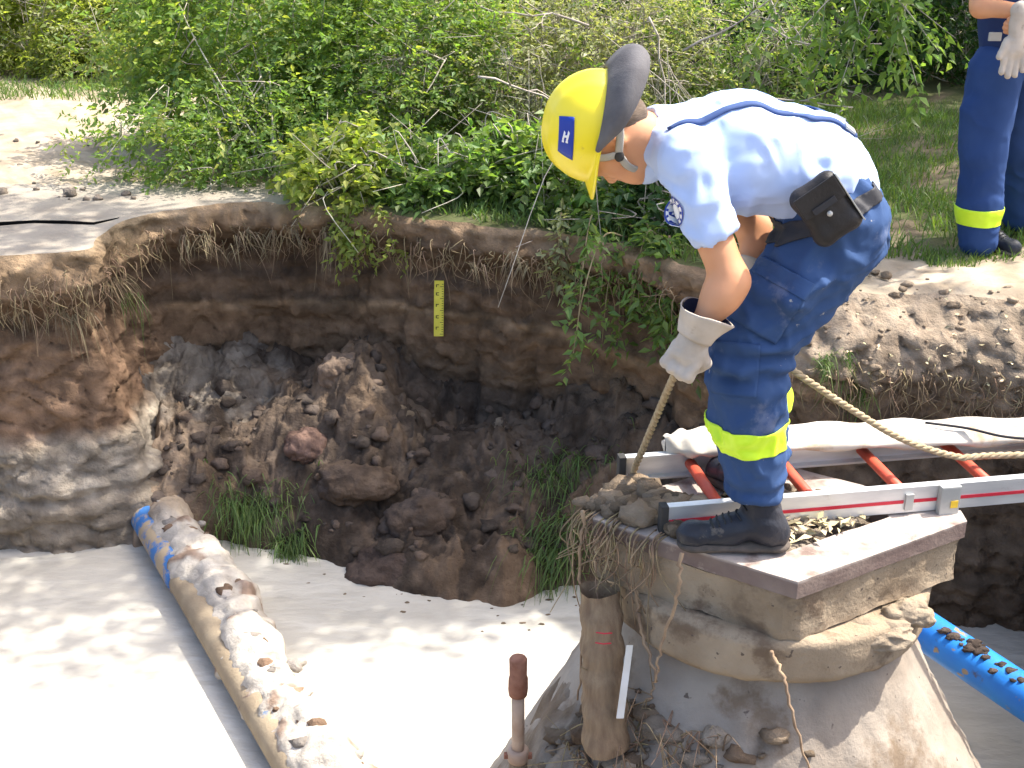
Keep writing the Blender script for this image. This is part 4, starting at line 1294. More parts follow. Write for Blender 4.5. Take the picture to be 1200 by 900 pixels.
for nm_, rc_, of_ in (('cargo_pocket', rect(-.068, -.085, .068, .075), .006), ('pocket_flap', rect(-.072, .040, .072, .085), .0095)):
    o = decal(nm_, tt_, W(902, 352, 2.82), vt, th_up, rc_, of_, M_trou, p1_, 22)
    o.data.materials[0] = M_trou
    md = o.modifiers.new('thickness', 'SOLIDIFY'); md.thickness = .007; md.offset = 0
o = decal('knee_patch', tt_, W(860, 430, 2.82), vt, Vector((0, 0, 1)), rect(-.055, -.075, .060, .06), .003, M_trou, p1_, 20)
md = o.modifiers.new('thickness', 'SOLIDIFY'); md.thickness = .004; md.offset = 0
box('pouch_trim', pc + d3 * (-.058 if (pc + d3 * .06 - W(1010, 235, 2.8)).length > (pc - d3 * .06 - W(1010, 235, 2.8)).length else .058) + d2 * .014, (.135, .003, .022), M_grey, p1_, rotP, .001)

# --- boots
def boot(toe, heel, top, z0, par, rt=.047):
    toe, heel, top = Vector(toe), Vector(heel), Vector(top)
    d = (toe - heel); d.z = 0; d.normalize()
    zz_ = lambda p, z: Vector((p.x, p.y, z0 + z))
    pr = [(zz_(heel, .055), zz_(heel, .05), .040, .040), (zz_(heel + d * .03, .085), zz_(heel.lerp(toe, .48), .068), .044, .038),
          (zz_(heel.lerp(toe, .45), .055), zz_(toe - d * .035, .043), .040, .034), (zz_(toe - d * .035, .043), zz_(toe - d * .033, .043), .037, .037),
          (zz_(heel + d * .03, .07), top, .050, .052)]
    V, F = organic(pr, .006, .02, carve=[(zz_(heel - d * .2, -.165), zz_(toe + d * .2, -.165), .185, .185, None, .004)])
    V = folds(V, F, .003, (20, 20, 20), 31)
    V0, F0 = V, F
    mk('boot', V, F, M_boot, par)
    pr = [(zz_(heel - d * .002, .018), zz_(heel.lerp(toe, .3), .018), .041, .038, (1, 1, 2.3)), (zz_(heel.lerp(toe, .3), .018), zz_(toe - d * .04, .018), .038, .046, (1, 1, 2.5))]
    V, F = organic(pr, .005, .015)
    V[:, 2] = np.maximum(V[:, 2], z0 + .002)
    mk('boot_sole', V, F, M_sole, par)
    bt = bvh(V0, F0); ac = Acc(); sd = Vector((-d.y, d.x, 0))
    for k in range(7):
        c = zz_(heel.lerp(toe, .30 + .36 * k / 6), .3) if k > 1 else zz_(heel.lerp(toe, .30), .3)
        if k < 2: hs = [Vector((0, 0, .028 * (2 - k)))] 
        pts = []
        for j in range(7):
            w_ = (j / 6 - .5) * .052
            dr = (Vector((0, 0, -1)) - d * (.55 if k < 3 else .0)).normalized()
            h_ = bt.ray_cast(c - dr * .1 + sd * w_ + d * (.006 * (1 - abs(j - 3) / 3) + (.10 if k < 3 else 0)) , dr, 1)
            if h_[0]: pts.append(h_[0] + h_[1] * .002)
        if len(pts) > 3:
            ac.tube(catmull(pts, 3), .0024, 5)
    if ac.n: ac.build('bootlace', M_rubber, par, kind='stuff')
    # padded collar and heel block
    ring = [top + Vector((.054 * math.cos(a_), .050 * math.sin(a_), -.004)) for a_ in np.linspace(0, 2 * math.pi, 25)]
    tube('boot_collar', ring, .009, M_boot, par, seg=8)
boot((.448, 2.900, 0), (.705, 2.895, 0), W(890, 578, 2.905), 0.0, p1_)
boot((.60, 3.32, 0), (.69, 3.15, 0), W(890, 552, 3.17), 0.0, p1_)

# --- gloves: palm, four fingers and thumb closed on the rope
def glove(wr, hand, axis_rope, out, par, flare=True, gs=1.0):
    """wr wrist, hand palm centre, axis_rope direction held, out: direction the knuckles face"""
    wr, hand = Vector(wr), Vector(hand)
    d = (hand - wr).normalized(); out = Vector(out); out = (out - d * out.dot(d)).normalized(); sd = d.cross(out).normalized()
    pr = [(wr + d * .005, hand, .034 * gs, .036 * gs, None, .02)]
    for k in range(4):
        w = (k - 1.5) * .019 * gs
        L = (.9, 1.0, .95, .78)[k] * gs
        k0 = hand + sd * w + d * .018 + out * .012
        k1 = k0 + (d * .030 + out * .010) * L
        k2 = k1 + (d * .010 - out * .030) * L
        k3 = k2 + (-d * .020 - out * .012) * L
        pr += [(hand + sd * w, k0, .016, .0145, None, .012), (k0, k1, .0145, .0135, None, .003), (k1, k2, .0135, .0125, None, .006), (k2, k3, .0125, .011, None, .006)]
    t0 = hand - d * .012 + sd * -.028 * gs; t1 = t0 - sd * .016 - out * .018 + d * .018; t2 = t1 + sd * .010 - out * .012 + d * .026
    pr += [(hand - d * .012, t0, .018, .017, None, .012), (t0, t1, .0165, .015, None, .008), (t1, t2, .0145, .012, None, .008)]
    V, F = organic(pr, .0045, .01)
    V = folds(V, F, .003, (26, 26, 30), 41)
    mk('glove', V, F, M_glove, par)
    rows = []
    for t in np.linspace(0, 1, 12):
        c = (wr + d * .020) - d * .068 * t
        r = (.038 + .022 * t ** 1.2) * gs
        rows.append([list(c + (sd * math.cos(a) + out * math.sin(a)) * (r * (1 + .04 * math.sin(3 * a + 4 * t))) + d * .006 * math.sin(2 * a) * t) for a in np.linspace(0, 2 * math.pi, 40, endpoint=False)])
    V = np.array(rows).reshape(-1, 3); V = V + vnormals(V, gridF(12, 40, True)) * (.003 * fbm(V, 25, 3, 3))[:, None]
    o = mk('glove_cuff', V, gridF(12, 40, True), M_glove, par)
    md = o.modifiers.new('thickness', 'SOLIDIFY'); md.thickness = .0035; md.offset = 1
    V2 = []
    for row in rows:
        c = np.mean(row, 0); V2 += [list(c + (np.array(p) - c) * .93) for p in row]
    mk('cuff_lining', V2, gridF(12, 40, True), M_glove_in, par)
rope_dir = (W(745, 550, 3.22) - W(808, 412, 2.82)).normalized()
glove(W(819, 386, 2.80), W(806, 412, 2.80), rope_dir, (-.5, -.85, .1), p1_, gs=1.12)
glove(W(880, 330, 3.14), W(868, 372, 3.08), rope_dir, (-.6, .6, 0), p1_)

# --- rope
rpts = [W(742, 556, 3.27), W(745, 546, 3.24), W(752, 530, 3.18), W(770, 487, 3.03), W(790, 441, 2.86), W(806, 414, 2.79), W(826, 398, 2.85), W(852, 384, 3.02), W(868, 376, 3.08), W(890, 402, 3.045), W(930, 434, 3.045), W(960, 455, 3.08), W(1000, 481, 3.14), W(1050, 511, 3.20), W(1100, 530, 3.24), W(1150, 540, 3.27), W(1200, 545, 3.28), W(1280, 548, 3.30), W(1400, 552, 3.34)]
rp2 = catmull(rpts, 14)
rp2[-70:, 2] = np.maximum(rp2[-70:, 2], .095)
def twisted(name, path, r, label, cat='rope', parent=None):
    path = np.asarray(path); L = np.concatenate([[0], np.cumsum(np.linalg.norm(np.diff(path, axis=0), axis=1))])
    n = int(L[-1] / .006); s_ = np.linspace(0, L[-1], n)
    P_ = np.stack([np.interp(s_, L, path[:, i]) for i in range(3)], -1)
    T = np.gradient(P_, axis=0); T /= np.linalg.norm(T, axis=1)[:, None]
    A = np.cross(T, [.3, .2, .9]); A /= np.linalg.norm(A, axis=1)[:, None]; B = np.cross(A, T)
    root = empty(name, Vector(P_[0]), label, cat) if parent is None else parent
    for k in range(3):
        ph = s_ / (r * 7.5) * 2 * np.pi + k * 2 * np.pi / 3
        Q = P_ + (A * np.cos(ph)[:, None] + B * np.sin(ph)[:, None]) * r * .48
        tube('strand', Q, r * .56, M_rope, root, seg=6)
    return root
rope = twisted('rope', rp2, .0105, 'thick tan rope running from the ladder end through the gloves and back over the hose')
lp = [W(742, 556, 3.27), W(737, 575, 3.25), W(741, 590, 3.22), W(752, 586, 3.20), W(750, 566, 3.24)]
twisted('rope', catmull(lp, 8), .008, '', parent=rope)

# ================================================================== second person
p2_ = empty('person', G(1155, 300), 'person in navy trousers standing on the grass at the top right, gloves in hand', 'person')
Yb = 5.60
hA, kA, aA = W(1166, 85, Yb + .02), W(1152, 178, Yb), W(1146, 272, Yb)
hB, kB, aB = W(1202, 85, Yb + .14), W(1199, 172, Yb + .25), W(1194, 250, Yb + .36)
pel = W(1186, 62, Yb + .07); ch = W(1190, -60, Yb + .08); nk = W(1190, -98, Yb + .08)
hd2 = nk + Vector((.03, -.03, .17))
shR, shL = ch + Vector((-.20, -.02, .02)), ch + Vector((.20, .02, .02))
elR = W(1150, 8, Yb - .10); wrR = W(1200, 14, Yb - .22)
elL = W(1262, 0, Yb - .02); wrL = W(1215, 22, Yb - .20)
prims = [(hd2 + Vector((0, .01, .02)), hd2, .088, .08, (1.1, 1, .9)), (hd2 + Vector((0, -.02, -.02)), hd2 + Vector((.02, -.04, -.08)), .066, .042),
         (hd2 + Vector((.03, -.10, 0)), hd2 + Vector((.035, -.115, -.03)), .009, .013, None, .01),
         (hd2 + Vector((-.085, 0, .01)), hd2 + Vector((-.08, 0, -.02)), .018, .012, None, .008), (hd2 + Vector((.085, 0, .01)), hd2 + Vector((.08, 0, -.02)), .018, .012, None, .008),
         (hd2 - Vector((0, 0, .06)), nk, .055, .06), (nk, ch, .06, .11), (ch, pel, .11, .11), (shR, ch, .05, .08), (shL, ch, .05, .08),
         (shR, elR, .05, .043), (elR, wrR, .044, .030), (shL, elL, .05, .042), (elL, wrL, .042, .030),
         (pel, hA, .09, .08), (pel, hB, .09, .08), (hA, kA, .08, .055), (kA, aA, .055, .04), (hB, kB, .08, .055), (kB, aB, .055, .04)]
V, F = organic(prims, .010, .03); V = smoothV(V, F, 1)
mk('body', V, F, M_skin, p2_)
V, F = organic([(hd2 + Vector((-.005, .02, .04)), hd2 + Vector((-.005, .035, -.02)), .088, .075)], .012, .03)
mk('hair', V, F, M_hair, p2_)
V, F = ICO3
for s_ in (-.032, .036):
    mk('eye', V * .012 + np.array(hd2 + Vector((s_, -.078, .005))), F, M_white, p2_)
prims = [(nk - Vector((0, 0, .05)), ch, .08, .13, (.8, 1, 1)), (ch, pel + Vector((0, 0, .05)), .130, .125, (.82, 1, 1)), (shR, elR.lerp(shR, .35), .075, .062), (shL, elL.lerp(shL, .35), .075, .062)]
V, F = organic(prims, .011, .04); V = folds(V, F, .005, (8, 8, 12), 51)
mk('shirt', V, F, M_navy, p2_)
prims = [(pel, pel + Vector((0, 0, .03)), .125, .118, (.85, 1, 1)), (hA, kA, .120, .102), (kA, W(1148, 240, Yb), .100, .100), (W(1148, 240, Yb), W(1146, 281, Yb), .098, .088),
         (hB, kB, .118, .100), (kB, aB, .10, .088), (W(1140, 130, Yb - .02), W(1140, 165, Yb), .05, .05, None, .05)]
V, F = organic(prims, .009, .025); V = folds(V, F, .007, (8, 8, 9), 52)
mk('trousers', V, F, M_trou2, p2_)
v0, v1 = W(1150, 241, Yb), W(1150, 261, Yb)
sepx = W(1184, 250, Yb + .1)
band('reflective_band', V, F, [(v0, Vector((0, 0, 1))), (v1, Vector((0, 0, -1))), (sepx, Vector((1, -.3, 0)))], .004, M_neon, p2_)
w0 = W(1180, 38, Yb)
band('belt', V, F, [(w0, Vector((0, 0, 1))), (w0 - Vector((0, 0, .045)), Vector((0, 0, -1)))], .005, M_belt, p2_)
box('belt_buckle', W(1166, 43, Yb - .08), (.055, .012, .036), M_grey, p2_, None, .004)
boot(G(1192, 305), G(1140, 291), W(1146, 268, Yb), .01, p2_)
boot(G(1240, 276), G(1192, 268), W(1194, 248, Yb + .36), .01, p2_)
# bare hands holding the empty gloves
def hand(wr, tip, sd, par):
    wr, tip = Vector(wr), Vector(tip); d = (tip - wr).normalized(); sd = Vector(sd); sd = (sd - d * sd.dot(d)).normalized(); ot = d.cross(sd)
    pr = [(wr, wr + d * .07, .028, .034, None, .02)]
    for k in range(4):
        w = (k - 1.5) * .019; L = (.9, 1, .94, .75)[k]
        a = wr + d * .085 + sd * w; b = a + (d * .035 + ot * .008) * L; c = b + (d * .012 + ot * .026) * L; e = c + (-d * .014 + ot * .012) * L
        pr += [(wr + d * .06 + sd * w, a, .013, .011, None, .008), (a, b, .0105, .0095, None, .004), (b, c, .0095, .009, None, .004), (c, e, .009, .008, None, .004)]
    a = wr + d * .03 - sd * .03; b = a + d * .03 - sd * .018 + ot * .012; c = b + d * .028 + ot * .01
    pr += [(wr + d * .02, a, .016, .015, None, .01), (a, b, .0135, .012, None, .006), (b, c, .0115, .009, None, .006)]
    V, F = organic(pr, .005, .01)
    mk('hand', V, F, M_skin, par)
hand(wrR, wrR + Vector((.10, -.03, -.02)), (0, -.3, 1), p2_)
hand(wrL, wrL + Vector((-.10, -.03, -.03)), (0, -.3, 1), p2_)
# the gloves hang from his hands: fingers down
def loose_glove(c, tilt, label):
    c = Vector(c); pr = [(c, c + Vector((0, 0, -.10)), .030, .042, (1, 1.7, 1), .02), (c + Vector((0, 0, .06)), c, .040, .034, (1, 1.6, 1), .02)]
    for k in range(4):
        x = (k - 1.5) * .024; L = (.07, .085, .08, .062)[k]
        a = c + Vector((x, 0, -.12)); b = a + Vector((x * .25 + tilt, -.008, -L))
        pr.append((a, b, .0145, .0125, None, .008))
    a = c + Vector((-.035, 0, -.06)); pr.append((a, a + Vector((-.028, -.01, -.065)), .016, .013, None, .01))
    V, F = organic(pr, .006, .012)
    V = folds(V, F, .004, (22, 22, 22), 61)
    tag(mk('work_glove', V, F, M_glove), label, 'glove', 'empty gloves held by the standing person')
loose_glove(W(1193, 30, Yb - .27), .0, 'empty pale grey glove hanging fingers down from the standing person\'s hand')
loose_glove(W(1222, 34, Yb - .24), .01, 'second empty grey glove behind the first, cut by the right edge')

# ================================================================== PLANTS
def unit(v): return v / (np.linalg.norm(v, axis=-1, keepdims=True) + 1e-9)
def rnd(n, s_=1.0): return rng.normal(0, s_, (n, 3))
def twig_leaves(B, Dr, L, m, ll, lw, droop=.35, spread=.9):
    """leaves set in pairs along n twigs: B bases, Dr directions, L lengths"""
    n = len(B)
    t = np.linspace(.15, 1.0, m)[None, :, None]
    sag = -np.array([0, 0, 1]) * (t ** 2) * (L[:, None, None] * droop)
    P_ = B[:, None] + Dr[:, None] * t * L[:, None, None] + sag
    sd = unit(np.cross(Dr, np.array([0, 0, 1.0]) + rnd(n, .35)))
    sgn = np.where(np.arange(m) % 2 == 0, 1, -1)[None, :, None]
    ld = unit(Dr[:, None] * .7 + sd[:, None] * sgn * spread + rng.normal(0, .28, (n, m, 3)) - np.array([0, 0, .25]))
    nn = unit(np.cross(ld, sd[:, None]) * sgn + np.array([0, 0, 1.0]) * .9 + rng.normal(0, .35, (n, m, 3)))
    w = unit(np.cross(ld, nn))
    P_ = P_.reshape(-1, 3); ld = ld.reshape(-1, 3); w = w.reshape(-1, 3); nn = nn.reshape(-1, 3)
    k = len(P_)
    l = (ll * rng.uniform(.55, 1.2, k))[:, None]; hw = l * (lw / ll) * .5
    v = np.stack([P_, P_ + ld * l * .42 + w * hw + nn * hw * .35, P_ + ld * l - nn * l * .12, P_ + ld * l * .42 - w * hw + nn * hw * .35], 1).reshape(-1, 3)
    i = np.arange(k)[:, None] * 4
    F = np.vstack([i + np.array([0, 1, 2]), i + np.array([0, 2, 3])])
    return v, F
def foliage_mesh(cl, per, L, m, ll, lw, out=None, jit=.10, outw=.8, up=.1, droop=.35):
    cl = np.asarray(cl)
    B = np.repeat(cl, per, 0) + rnd(len(cl) * per, jit)
    D = rnd(len(B), .6)
    if out is not None: D = D + np.repeat(out, per, 0) * outw
    D[:, 2] += up
    D = unit(D)
    return twig_leaves(B, D, L * rng.uniform(.6, 1.3, len(B)), m, ll, lw, droop)
def bush(name, c, rad, ncl, per, m_leaf, ll, lw, label, cat='shrub', group=None, L=.16, m=7, stems=14, base=None, mixm=None, stem_mat=None, jit=.09, zmin=.03):
    c = np.array(c, float); rad = np.array(rad, float)
    base = np.array([c[0], c[1], 0.0]) if base is None else np.array(base, float)
    root = empty(name, Vector(base), label, cat, group)
    u = unit(rnd(ncl)); r = rng.uniform(.35, 1.0, (ncl, 1)) ** .6
    cl = c + u * r * rad
    cl += .12 * rad * rnd(ncl, .8)
    cl = cl[cl[:, 2] > zmin]
    out = unit((cl - c) / rad)
    V, F = foliage_mesh(cl, per, L, m, ll, lw, out, jit)
    half = len(F) // 2
    mk('foliage', V, F, m_leaf, root, smooth=False, kind='stuff')
    if mixm is not None:
        sel = rng.random(len(cl)) < .35
        V, F = foliage_mesh(cl[sel] + rnd(sel.sum(), .05), max(1, per // 2), L, m, ll, lw, out[sel], jit)
        mk('young_foliage', V, F, mixm, root, smooth=False, kind='stuff')
    ac = Acc()
    idx = rng.permutation(len(cl))[:stems]
    for k in idx:
        e = cl[k]; b = base + np.array([rng.normal(0, .08), rng.normal(0, .08), -.05])
        mid = b * .5 + e * .5 + rnd(1, .10)[0] + np.array([0, 0, .12])
        ac.tube(catmull([b, mid, e], 5), np.linspace(.007, .002, 11), 5)
        for q in range(3):
            s0_ = mid * rng.random() + e * (1 - rng.random() * .5) ; s0_ = mid + (e - mid) * rng.random()
            ac.tube(catmull([s0_, s0_ + rnd(1, .12)[0], s0_ + rnd(1, .2)[0]], 4), np.linspace(.005, .0015, 9), 4)
    ac.build('stem', stem_mat or M_twig, root)
    return root

bush('shrub', G(285, 190) + Vector((.05, .55, .62)), (.95, .62, .72), 330, 10, M_leaf_g, .050, .030, 'sprawling yellow green shrub overhanging the left road edge', group='shrubs behind the pit', stems=12, mixm=M_leaf_y, base=G(330, 215))
bush('shrub', G(330, 214) + Vector((-.25, .10, .22)), (.85, .25, .25), 110, 9, M_leaf_g, .045, .026, 'low green fringe of shrub lying on the road behind the collapsed edge', group='shrubs behind the pit', stems=8, mixm=M_leaf_y)
bush('shrub', G(450, 200) + Vector((0, .45, .55)), (.68, .5, .66), 230, 9, M_leaf_g, .045, .026, 'green shrub with brownish tips right of the yellow green one', group='shrubs behind the pit', stems=26, mixm=M_leaf_y)
bush('shrub', G(585, 190) + Vector((0, .55, .50)), (.62, .5, .60), 170, 8, M_leaf_p, .042, .022, 'pale twiggy shrub left of the yellow helmet', group='shrubs behind the pit', stems=46, mixm=M_leaf_g)
bush('shrub', G(720, 190) + Vector((0, .8, .55)), (.68, .5, .62), 150, 8, M_leaf_p, .040, .020, 'thin pale shrub full of dead twigs behind the helmet', group='shrubs behind the pit', stems=60)
bush('shrub', G(880, 180) + Vector((0, 1.1, .50)), (.75, .5, .62), 150, 8, M_leaf_g, .045, .024, 'grey green shrub with bare twigs behind the bent back', group='shrubs behind the pit', stems=50, mixm=M_leaf_p)
bush('shrub', G(1010, 140) + Vector((0, 1.3, .6)), (.85, .6, .75), 200, 9, M_leaf_d, .055, .034, 'dark shaded shrub between the bent back and the standing person', group='shrubs behind the pit', stems=30)
bush('shrub', G(1170, 130) + Vector((.2, 1.4, .7)), (1.0, .6, .85), 240, 9, M_leaf_d, .055, .034, 'dark shaded shrub behind the standing person', group='shrubs behind the pit', stems=24)
bush('shrub', G(10, 92) + Vector((.1, .45, .50)), (1.2, .5, .62), 260, 9, M_leaf_y, .06, .035, 'bright green bush beyond the sunny sand at the far left', group='shrubs behind the pit', stems=20, mixm=M_leaf_p)
bush('shrub', G(150, 100) + Vector((-.1, .3, .20)), (.8, .4, .30), 130, 8, M_leaf_y, .055, .020, 'low light green weeds behind the sunny sand', group='shrubs behind the pit', stems=8, mixm=M_leaf_p)
# a far thicket closing the view
for i in range(8):
    x = -5.2 + i * 1.55
    bush('thicket_bush', (x, 12.6 + .7 * math.sin(i * 2.3), 1.1), (1.15, .9, 1.25), 220, 9, [M_leaf_y, M_leaf_g, M_leaf_p][i % 3] if i < 5 else M_leaf_d, .085, .05,
         'far thicket bush, number hidden' if False else ['far bright bush at the left edge of the photo', 'far green bush above the sunny sand', 'far dark bush behind the yellow green shrub', 'far pale bush behind the left shrubs', 'far green bush straight behind the helmet', 'far dark bush above the bent back', 'far dark bush left of the standing person', 'far dark bush behind the standing person'][i],
         group='bushes of the far thicket', L=.26, m=7, stems=10, jit=.14)
# low leafy plants along the rim
lows = [(415, 236, .20, M_leaf_y, 'yellow green sprigs hanging over the pit rim'), (500, 240, .16, M_leaf_g, 'low green plants on the rim above the yellow rule'),
        (575, 242, .22, M_leaf_g, 'fresh green nettles on the rim left of the brim'), (650, 250, .24, M_leaf_g, 'green nettles on the rim under the helmet'),
        (735, 262, .24, M_leaf_g, 'leafy green plants on the rim below the face'), (800, 278, .20, M_leaf_d, 'dark grassy plants on the rim behind the elbow')]
for px, py, hh, mm, lb in lows:
    g_ = G(px, py)
    bush('leafy_plant', g_ + Vector((0, .12, hh * .6)), (.30, .24, hh), 60, 7, mm, .065, .038, lb, 'plant', 'leafy plants on the pit rim', L=.13, m=6, stems=12, jit=.05, zmin=.02)
# shoots hanging over the edge into the pit
def hanging(name, starts, L, per, mm, ll, lw, label, drop, toward=(0, -1, 0), n=7):
    g0 = Vector(starts[0]); root = empty(name, g0, label, 'shoot', 'shoots hanging over the pit edge')
    ac = Acc(); B = []; D = []
    for s_ in starts:
        for q in range(n):
            s0_ = np.array(s_) + rnd(1, .03)[0]
            tw = np.array(toward) * rng.uniform(.5, 1.1) + np.array([rng.normal(0, .45), 0, 0])
            l = L * rng.uniform(.55, 1.15)
            pts = [s0_, s0_ + tw * l * .35 + np.array([0, 0, .05]), s0_ + tw * l * .6 - np.array([0, 0, drop * l * .4]), s0_ + tw * l * .72 - np.array([0, 0, drop * l])]
            P_ = catmull(pts, 6)
            ac.tube(P_, np.linspace(.005, .002, len(P_)), 5)
            T = np.gradient(P_, axis=0); T = unit(T)
            for k in range(3, len(P_), 1):
                for z_ in range(per):
                    B.append(P_[k]); D.append(T[k] * .4 + rnd(1, .6)[0] + np.array([0, -.3, 0]))
    ac.build('stem', M_root, root)
    V, F = twig_leaves(np.array(B), unit(np.array(D)), np.full(len(B), .09), 5, ll, lw, .5)
    mk('foliage', V, F, mm, root, smooth=False, kind='stuff')
hanging('hanging_shoot', [G(712, 268), G(745, 278), G(770, 288)], .46, 1, M_leaf_g, .062, .030, 'long leafy green shoots hanging into the pit left of the gloves', 1.0, n=6)
hanging('hanging_shoot', [G(690, 258), G(660, 262)], .30, 1, M_leaf_p, .055, .026, 'pale leafy shoots below the helmet brim', .6, n=5)
hanging('hanging_shoot', [G(412, 240), G(430, 243)], .24, 1, M_leaf_y, .048, .026, 'small yellow green shoots dangling over the back rim', .9, n=4)

# grass
def blades(P_, L, w, lean, m_, name, parent=None, droop=.4, nseg=4, kind='stuff', **tg):
    n = len(P_); P_ = np.asarray(P_, float)
    w = w * rng.uniform(.5, 1.3, n)[:, None]
    az = rng.uniform(0, 2 * np.pi, n)
    side = np.stack([np.cos(az), np.sin(az), np.zeros(n)], -1)
    d = unit(lean + rnd(n, .32))
    L = L * rng.uniform(.5, 1.25, n)
    rows = []
    for k in range(nseg + 1):
        t = k / nseg
        c = P_ + d * (L * t)[:, None] - np.array([0, 0, 1.0]) * (droop * L * t * t)[:, None]
        hw = w * (1 - t) ** .7 * .5
        rows += [c - side * hw, c + side * hw] if k < nseg else [c]
    V = np.stack(rows, 1); k_ = V.shape[1]
    F = []
    for q in range(nseg - 1):
        F += [[2 * q, 2 * q + 1, 2 * q + 3], [2 * q, 2 * q + 3, 2 * q + 2]]
    F.append([2 * nseg - 2, 2 * nseg - 1, 2 * nseg])
    F = (np.arange(n)[:, None, None] * k_ + np.array(F)[None]).reshape(-1, 3)
    return mk(name, V.reshape(-1, 3), F, m_, parent, smooth=False, kind=kind)
def gz_at(n, x0, x1, y0, y1):
    P_ = np.stack([rng.uniform(x0, x1, n), rng.uniform(y0, y1, n), np.zeros(n)], -1); return P_
def outside_pit(P_, mg=.05):
    yw = np.interp(P_[:, 0], RIM[o_][:, 0], RIM[o_][:, 1]); return P_[P_[:, 1] > yw + mg]
o_ = np.argsort(np.where(RIM[:, 1] < 4.6, 1e3, RIM[:, 0])); o_ = o_[: int((RIM[:, 1] >= 4.6).sum())]
Pg = outside_pit(gz_at(90000, -1.0, 3.6, 5.2, 9.5))
dens = fbm(Pg, 1.6, 3, 201)
keep = (rng.random(len(Pg)) < np.clip(.8 + 1.6 * dens, 0.1, 1))
keep &= ~((Pg[:, 0] > 1.3) & (Pg[:, 1] < 5.55 + .25 * dens))
blades(Pg[keep], .13, .008, np.array([0, 0, 1.0]), M_grass, 'grass')
Pg = outside_pit(gz_at(2600, 1.9, 2.9, 5.12, 5.6)); Pg = Pg[fbm(Pg, 4, 2, 202) > .02]
blades(Pg, .09, .007, np.array([0, 0, 1.0]), M_grass, 'bank_grass')
Pg = gz_at(9000, -4.2, -1.0, 8.0, 10.5)
Pg = Pg[(fbm(Pg, 1.5, 3, 203) > -.05) & ((Pg[:, 1] > 9.6) | (Pg[:, 0] > -2.2))]
blades(Pg, .16, .012, np.array([0, 0, 1.0]), M_grass, 'far_grass')
def pgrass(px, py, n, L, w, spread, lean, label, name='grass_tuft', m_=M_grass, y=None, droop=.9):
    c = W(px, py, y); P_ = np.array(c) + rnd(n) * np.array(spread)
    P_[:, 2] = [slump_z(p[0], p[1]) + .0 for p in P_] if name == 'grass_tuft' else P_[:, 2]
    o = blades(P_, L, w, np.array(lean, float), m_, name, droop=droop, kind=None)
    tag(o, label, 'grass', 'tufts of grass in the slumped turf')
pgrass(292, 566, 420, .20, .008, (.11, .05, .02), (.15, -.75, .35), 'olive grass tuft hanging over the mud left of the dark clods', y=5.62)
pgrass(330, 600, 260, .18, .008, (.07, .04, .02), (.2, -.7, .3), 'lower part of the olive grass touching the milky water', y=5.42)
pgrass(660, 560, 300, .20, .008, (.12, .06, .02), (-.1, -.6, .5), 'green grass tuft below the overhanging shoots', y=5.55)
pgrass(650, 640, 380, .26, .009, (.10, .06, .02), (-.35, -.6, .35), 'bright green grass drooping into the water left of the slab', y=5.25)
def wgrass(px, z, n, L, lean, label, m_, spread=.05, w=.006, grp='dry tufts hanging from the broken rim', droop=1.2):
    p, nn = wall_point(px, z)
    nc = 7
    cen = np.array(p) + np.array(nn) * .005 + rnd(nc) * np.array((spread * 1.3, spread * .3, spread * .30))
    dirs = rnd(nc, .55) + np.array(lean, float) + np.array(nn) * .45 + np.array([0, 0, -.35])
    k = rng.integers(0, nc, n)
    P_ = cen[k] + rnd(n, .016)
    L = L * rng.uniform(.35, 1.0, n)
    o = blades(P_, L, w, dirs[k] + rnd(n, .35), m_, 'grass_tuft', droop=droop, kind=None)
    tag(o, label, 'grass', grp)
for px, z, n, L, lb, m_, sp in [(30, -.30, 92, .12, 'dry tuft under the road edge at the far left', M_straw2, .10), (70, -.28, 110, .15, 'greyish dry tuft under the road edge left of the corner', M_straw2, .09),
        (125, -.30, 150, .20, 'long dry tuft hanging at the corner of the broken road', M_straw2, .08), (148, -.42, 110, .18, 'green tinged tuft at the corner of the pit', M_grass, .04),
        (225, -.16, 90, .12, 'dry tuft on the broken rim left of the shrub fringe', M_straw2, .08), (312, -.12, 130, .14, 'pale straw tuft in the middle of the broken rim', M_straw2, .07),
        (392, -.10, 150, .18, 'dry roots and straw tuft where the rim turns', M_straw2, .07), (640, -.14, 90, .13, 'straw tuft under the rim plants below the helmet', M_straw2, .12),
        (968, -.20, 120, .15, 'bright weed tuft growing out of the sunny bank', M_grass, .04), (1002, -.32, 110, .14, 'bright green weed below the first one on the bank', M_grass, .04)]:
    wgrass(px, z, n, L, (0, 0, .3), lb, m_, sp)
# roots dangling from the rim
ac = Acc()
for i in range(520):
    px = rng.choice([rng.uniform(0, 150), rng.uniform(150, 560), rng.uniform(560, 800), rng.uniform(930, 1230)], p=[.2, .35, .2, .25])
    p, nn = wall_point(px, -rng.uniform(.08, .26) - (.14 if px > 900 else 0))
    l = rng.uniform(.04, .16) + (rng.random() < .08) * rng.uniform(.1, .22)
    q = np.array(p) + np.array(nn) * .02
    pts = [q - np.array(nn) * .04, q + rnd(1, .008)[0], q + np.array([rng.normal(0, .02), -.01, -l * .5]), q + np.array([rng.normal(0, .035), rng.normal(0, .015), -l])]
    P_ = catmull(pts, 4); ac.tube(P_, np.linspace(.0032, .001, len(P_)), 4)
ac.build('hanging_roots', M_root, kind='stuff')
